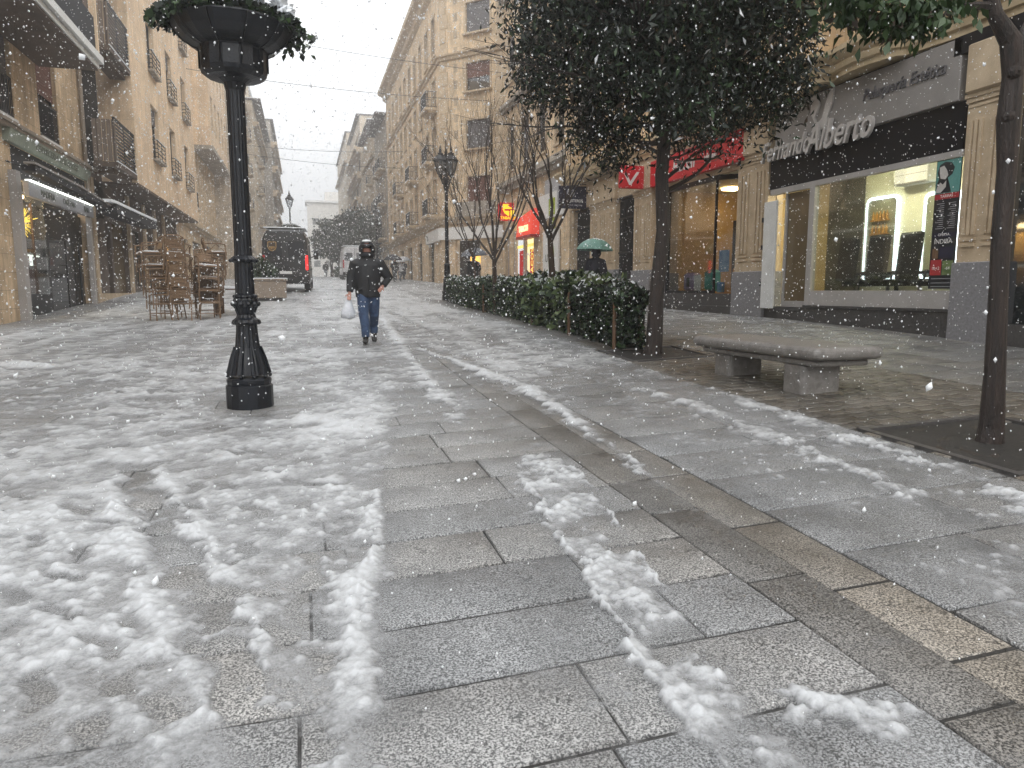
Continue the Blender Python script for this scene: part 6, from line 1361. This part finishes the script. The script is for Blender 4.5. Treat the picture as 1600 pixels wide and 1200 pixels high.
# ================================================================ FALLING SNOW
def flakes(n,box,s0,s1,name,label,ymin=.9):
    V=[];Fq=[]
    P=np.stack([rng.uniform(box[0],box[1],n),rng.uniform(box[2],box[3],n),rng.uniform(box[4],box[5],n)],-1)
    keep=(np.linalg.norm(P,axis=1)>ymin)&(P[:,2]>Gn(P[:,0],P[:,1])+.03); P=P[keep]; n=len(P)
    s=s0+(s1-s0)*rng.random(n)**3
    B=np.array([(1,0,0),(0,1,0),(-1,0,0),(0,-1,0),(0,0,1.3),(0,0,-1.3)])
    O=B[None]*s[:,None,None]*(.6+.8*rng.random((n,6,1)))
    ang=rng.normal(size=(n,3))*.5; ca,sa=np.cos(ang[:,0]),np.sin(ang[:,0]); x=O[...,0]*ca[:,None]-O[...,2]*sa[:,None]; z_=O[...,0]*sa[:,None]+O[...,2]*ca[:,None]; O=np.stack([x,O[...,1],z_],-1)
    V=(P[:,None,:]+O).reshape(-1,3); T=np.array([(0,1,4),(1,2,4),(2,3,4),(3,0,4),(1,0,5),(2,1,5),(3,2,5),(0,3,5)])
    Fq=(np.arange(n)[:,None,None]*6+T[None]).reshape(-1,3)
    npmesh(name,V,Fq,'flake',kind='stuff',label=label)
m_,t_,b_,o_=nt('flake'); b_.inputs['Base Color'].default_value=(.93,.94,.95,1); b_.inputs['Roughness'].default_value=.8; tl=N(t_,'ShaderNodeBsdfTranslucent'); tl.inputs[0].default_value=(.95,.96,.97,1); mx_=N(t_,'ShaderNodeMixShader'); mx_.inputs[0].default_value=.45
t_.links.new(b_.outputs[0],mx_.inputs[1]); t_.links.new(tl.outputs[0],mx_.inputs[2]); t_.links.new(mx_.outputs[0],o_.inputs[0]); M['flake']=m_
flakes(40,(-.9,1.9,.9,1.7,-.7,1.0),.0045,.0085,'falling_snow','big soft snowflakes close to the viewer',.9)
flakes(2600,(-1.5,4,.7,3.2,-1.2,2.2),.0014,.0038,'falling_snow','snowflakes falling close by',1.1)
flakes(13000,(-4,9,3,9,-1.2,4.5),.0032,.0082,'falling_snow','snowflakes falling over the pavement')
flakes(27000,(-8,12,9,24,-1.1,9),.006,.0150,'falling_snow','snowflakes falling in the middle distance')
flakes(21000,(-7,10,24,60,-.5,18),.012,.026,'falling_snow','snowflakes falling far up the street')
# ================================================================ LIGHT, AIR, CAMERA
w=bpy.data.worlds.new('World'); sc.world=w; w.use_nodes=True; t=w.node_tree; t.nodes.clear()
ow=t.nodes.new('ShaderNodeOutputWorld'); bg=t.nodes.new('ShaderNodeBackground'); sky=t.nodes.new('ShaderNodeTexSky'); sky.sky_type='NISHITA'; sky.sun_disc=False
sky.sun_elevation=math.radians(38); sky.sun_rotation=math.radians(200); sky.dust_density=6; sky.air_density=1; sky.ozone_density=1
hs=t.nodes.new('ShaderNodeHueSaturation'); hs.inputs['Saturation'].default_value=.22
t.links.new(sky.outputs[0],hs.inputs['Color'])
mx=t.nodes.new('ShaderNodeMix'); mx.data_type='RGBA'; mx.inputs[0].default_value=.8
# overcast sky: zenith about twice as bright as the horizon
tc=t.nodes.new('ShaderNodeTexCoord'); sp=t.nodes.new('ShaderNodeSeparateXYZ'); t.links.new(tc.outputs['Generated'],sp.inputs[0])
mr=t.nodes.new('ShaderNodeMapRange'); mr.inputs[1].default_value=0; mr.inputs[2].default_value=1; mr.inputs[3].default_value=.84; mr.inputs[4].default_value=2.5; t.links.new(sp.outputs[2],mr.inputs[0])
vm=t.nodes.new('ShaderNodeVectorMath'); vm.operation='SCALE'; vm.inputs[0].default_value=(11.3,11.6,11.9); t.links.new(mr.outputs[0],vm.inputs['Scale'])
t.links.new(vm.outputs[0],mx.inputs[7]); t.links.new(hs.outputs[0],mx.inputs[6]); t.links.new(mx.outputs[2],bg.inputs[0]); bg.inputs[1].default_value=.1; t.links.new(bg.outputs[0],ow.inputs[0])
s=bpy.data.lights.new('sun','SUN'); s.energy=.7; s.angle=math.radians(40); s.color=(1,.97,.92); so=bpy.data.objects.new('sun',s); col.objects.link(so)
so.rotation_euler=(math.radians(52),0,math.radians(200+180)); so.location=(0,0,40)
cam=bpy.data.cameras.new('camera'); co=bpy.data.objects.new('camera',cam); col.objects.link(co); sc.camera=co
cam.sensor_width=36; cam.lens=1110/1600*36; cam.clip_end=2000; cam.clip_start=.05; cam.dof.use_dof=True; cam.dof.focus_distance=9; cam.dof.aperture_fstop=20
m=Matrix((R_,U_,-F_)).transposed().to_4x4(); co.matrix_world=m
sc.view_settings.view_transform='Standard'; sc.view_settings.look='None'; sc.view_settings.gamma=1; sc.view_settings.exposure=.12
sc.cycles.max_bounces=7; sc.cycles.diffuse_bounces=3; sc.cycles.glossy_bounces=3; sc.cycles.transparent_max_bounces=16; sc.cycles.volume_bounces=3; sc.cycles.transmission_bounces=2
sc.cycles.use_denoising=True
sc.cycles.caustics_reflective=False; sc.cycles.caustics_refractive=False

m=MB(); m.box(-60,60,-25,215,-3.2,34); hz=m.build('haze','snow',None,kind='stuff')
hm=bpy.data.materials.new('haze_air'); hm.use_nodes=True; t=hm.node_tree; t.nodes.clear(); o_=t.nodes.new('ShaderNodeOutputMaterial'); pv_=t.nodes.new('ShaderNodeVolumePrincipled')
pv_.inputs['Color'].default_value=(.985,.99,1,1); pv_.inputs['Density'].default_value=.0034; pv_.inputs['Anisotropy'].default_value=.8; t.links.new(pv_.outputs[0],o_.inputs['Volume']); hz.data.materials.clear(); hz.data.materials.append(hm)
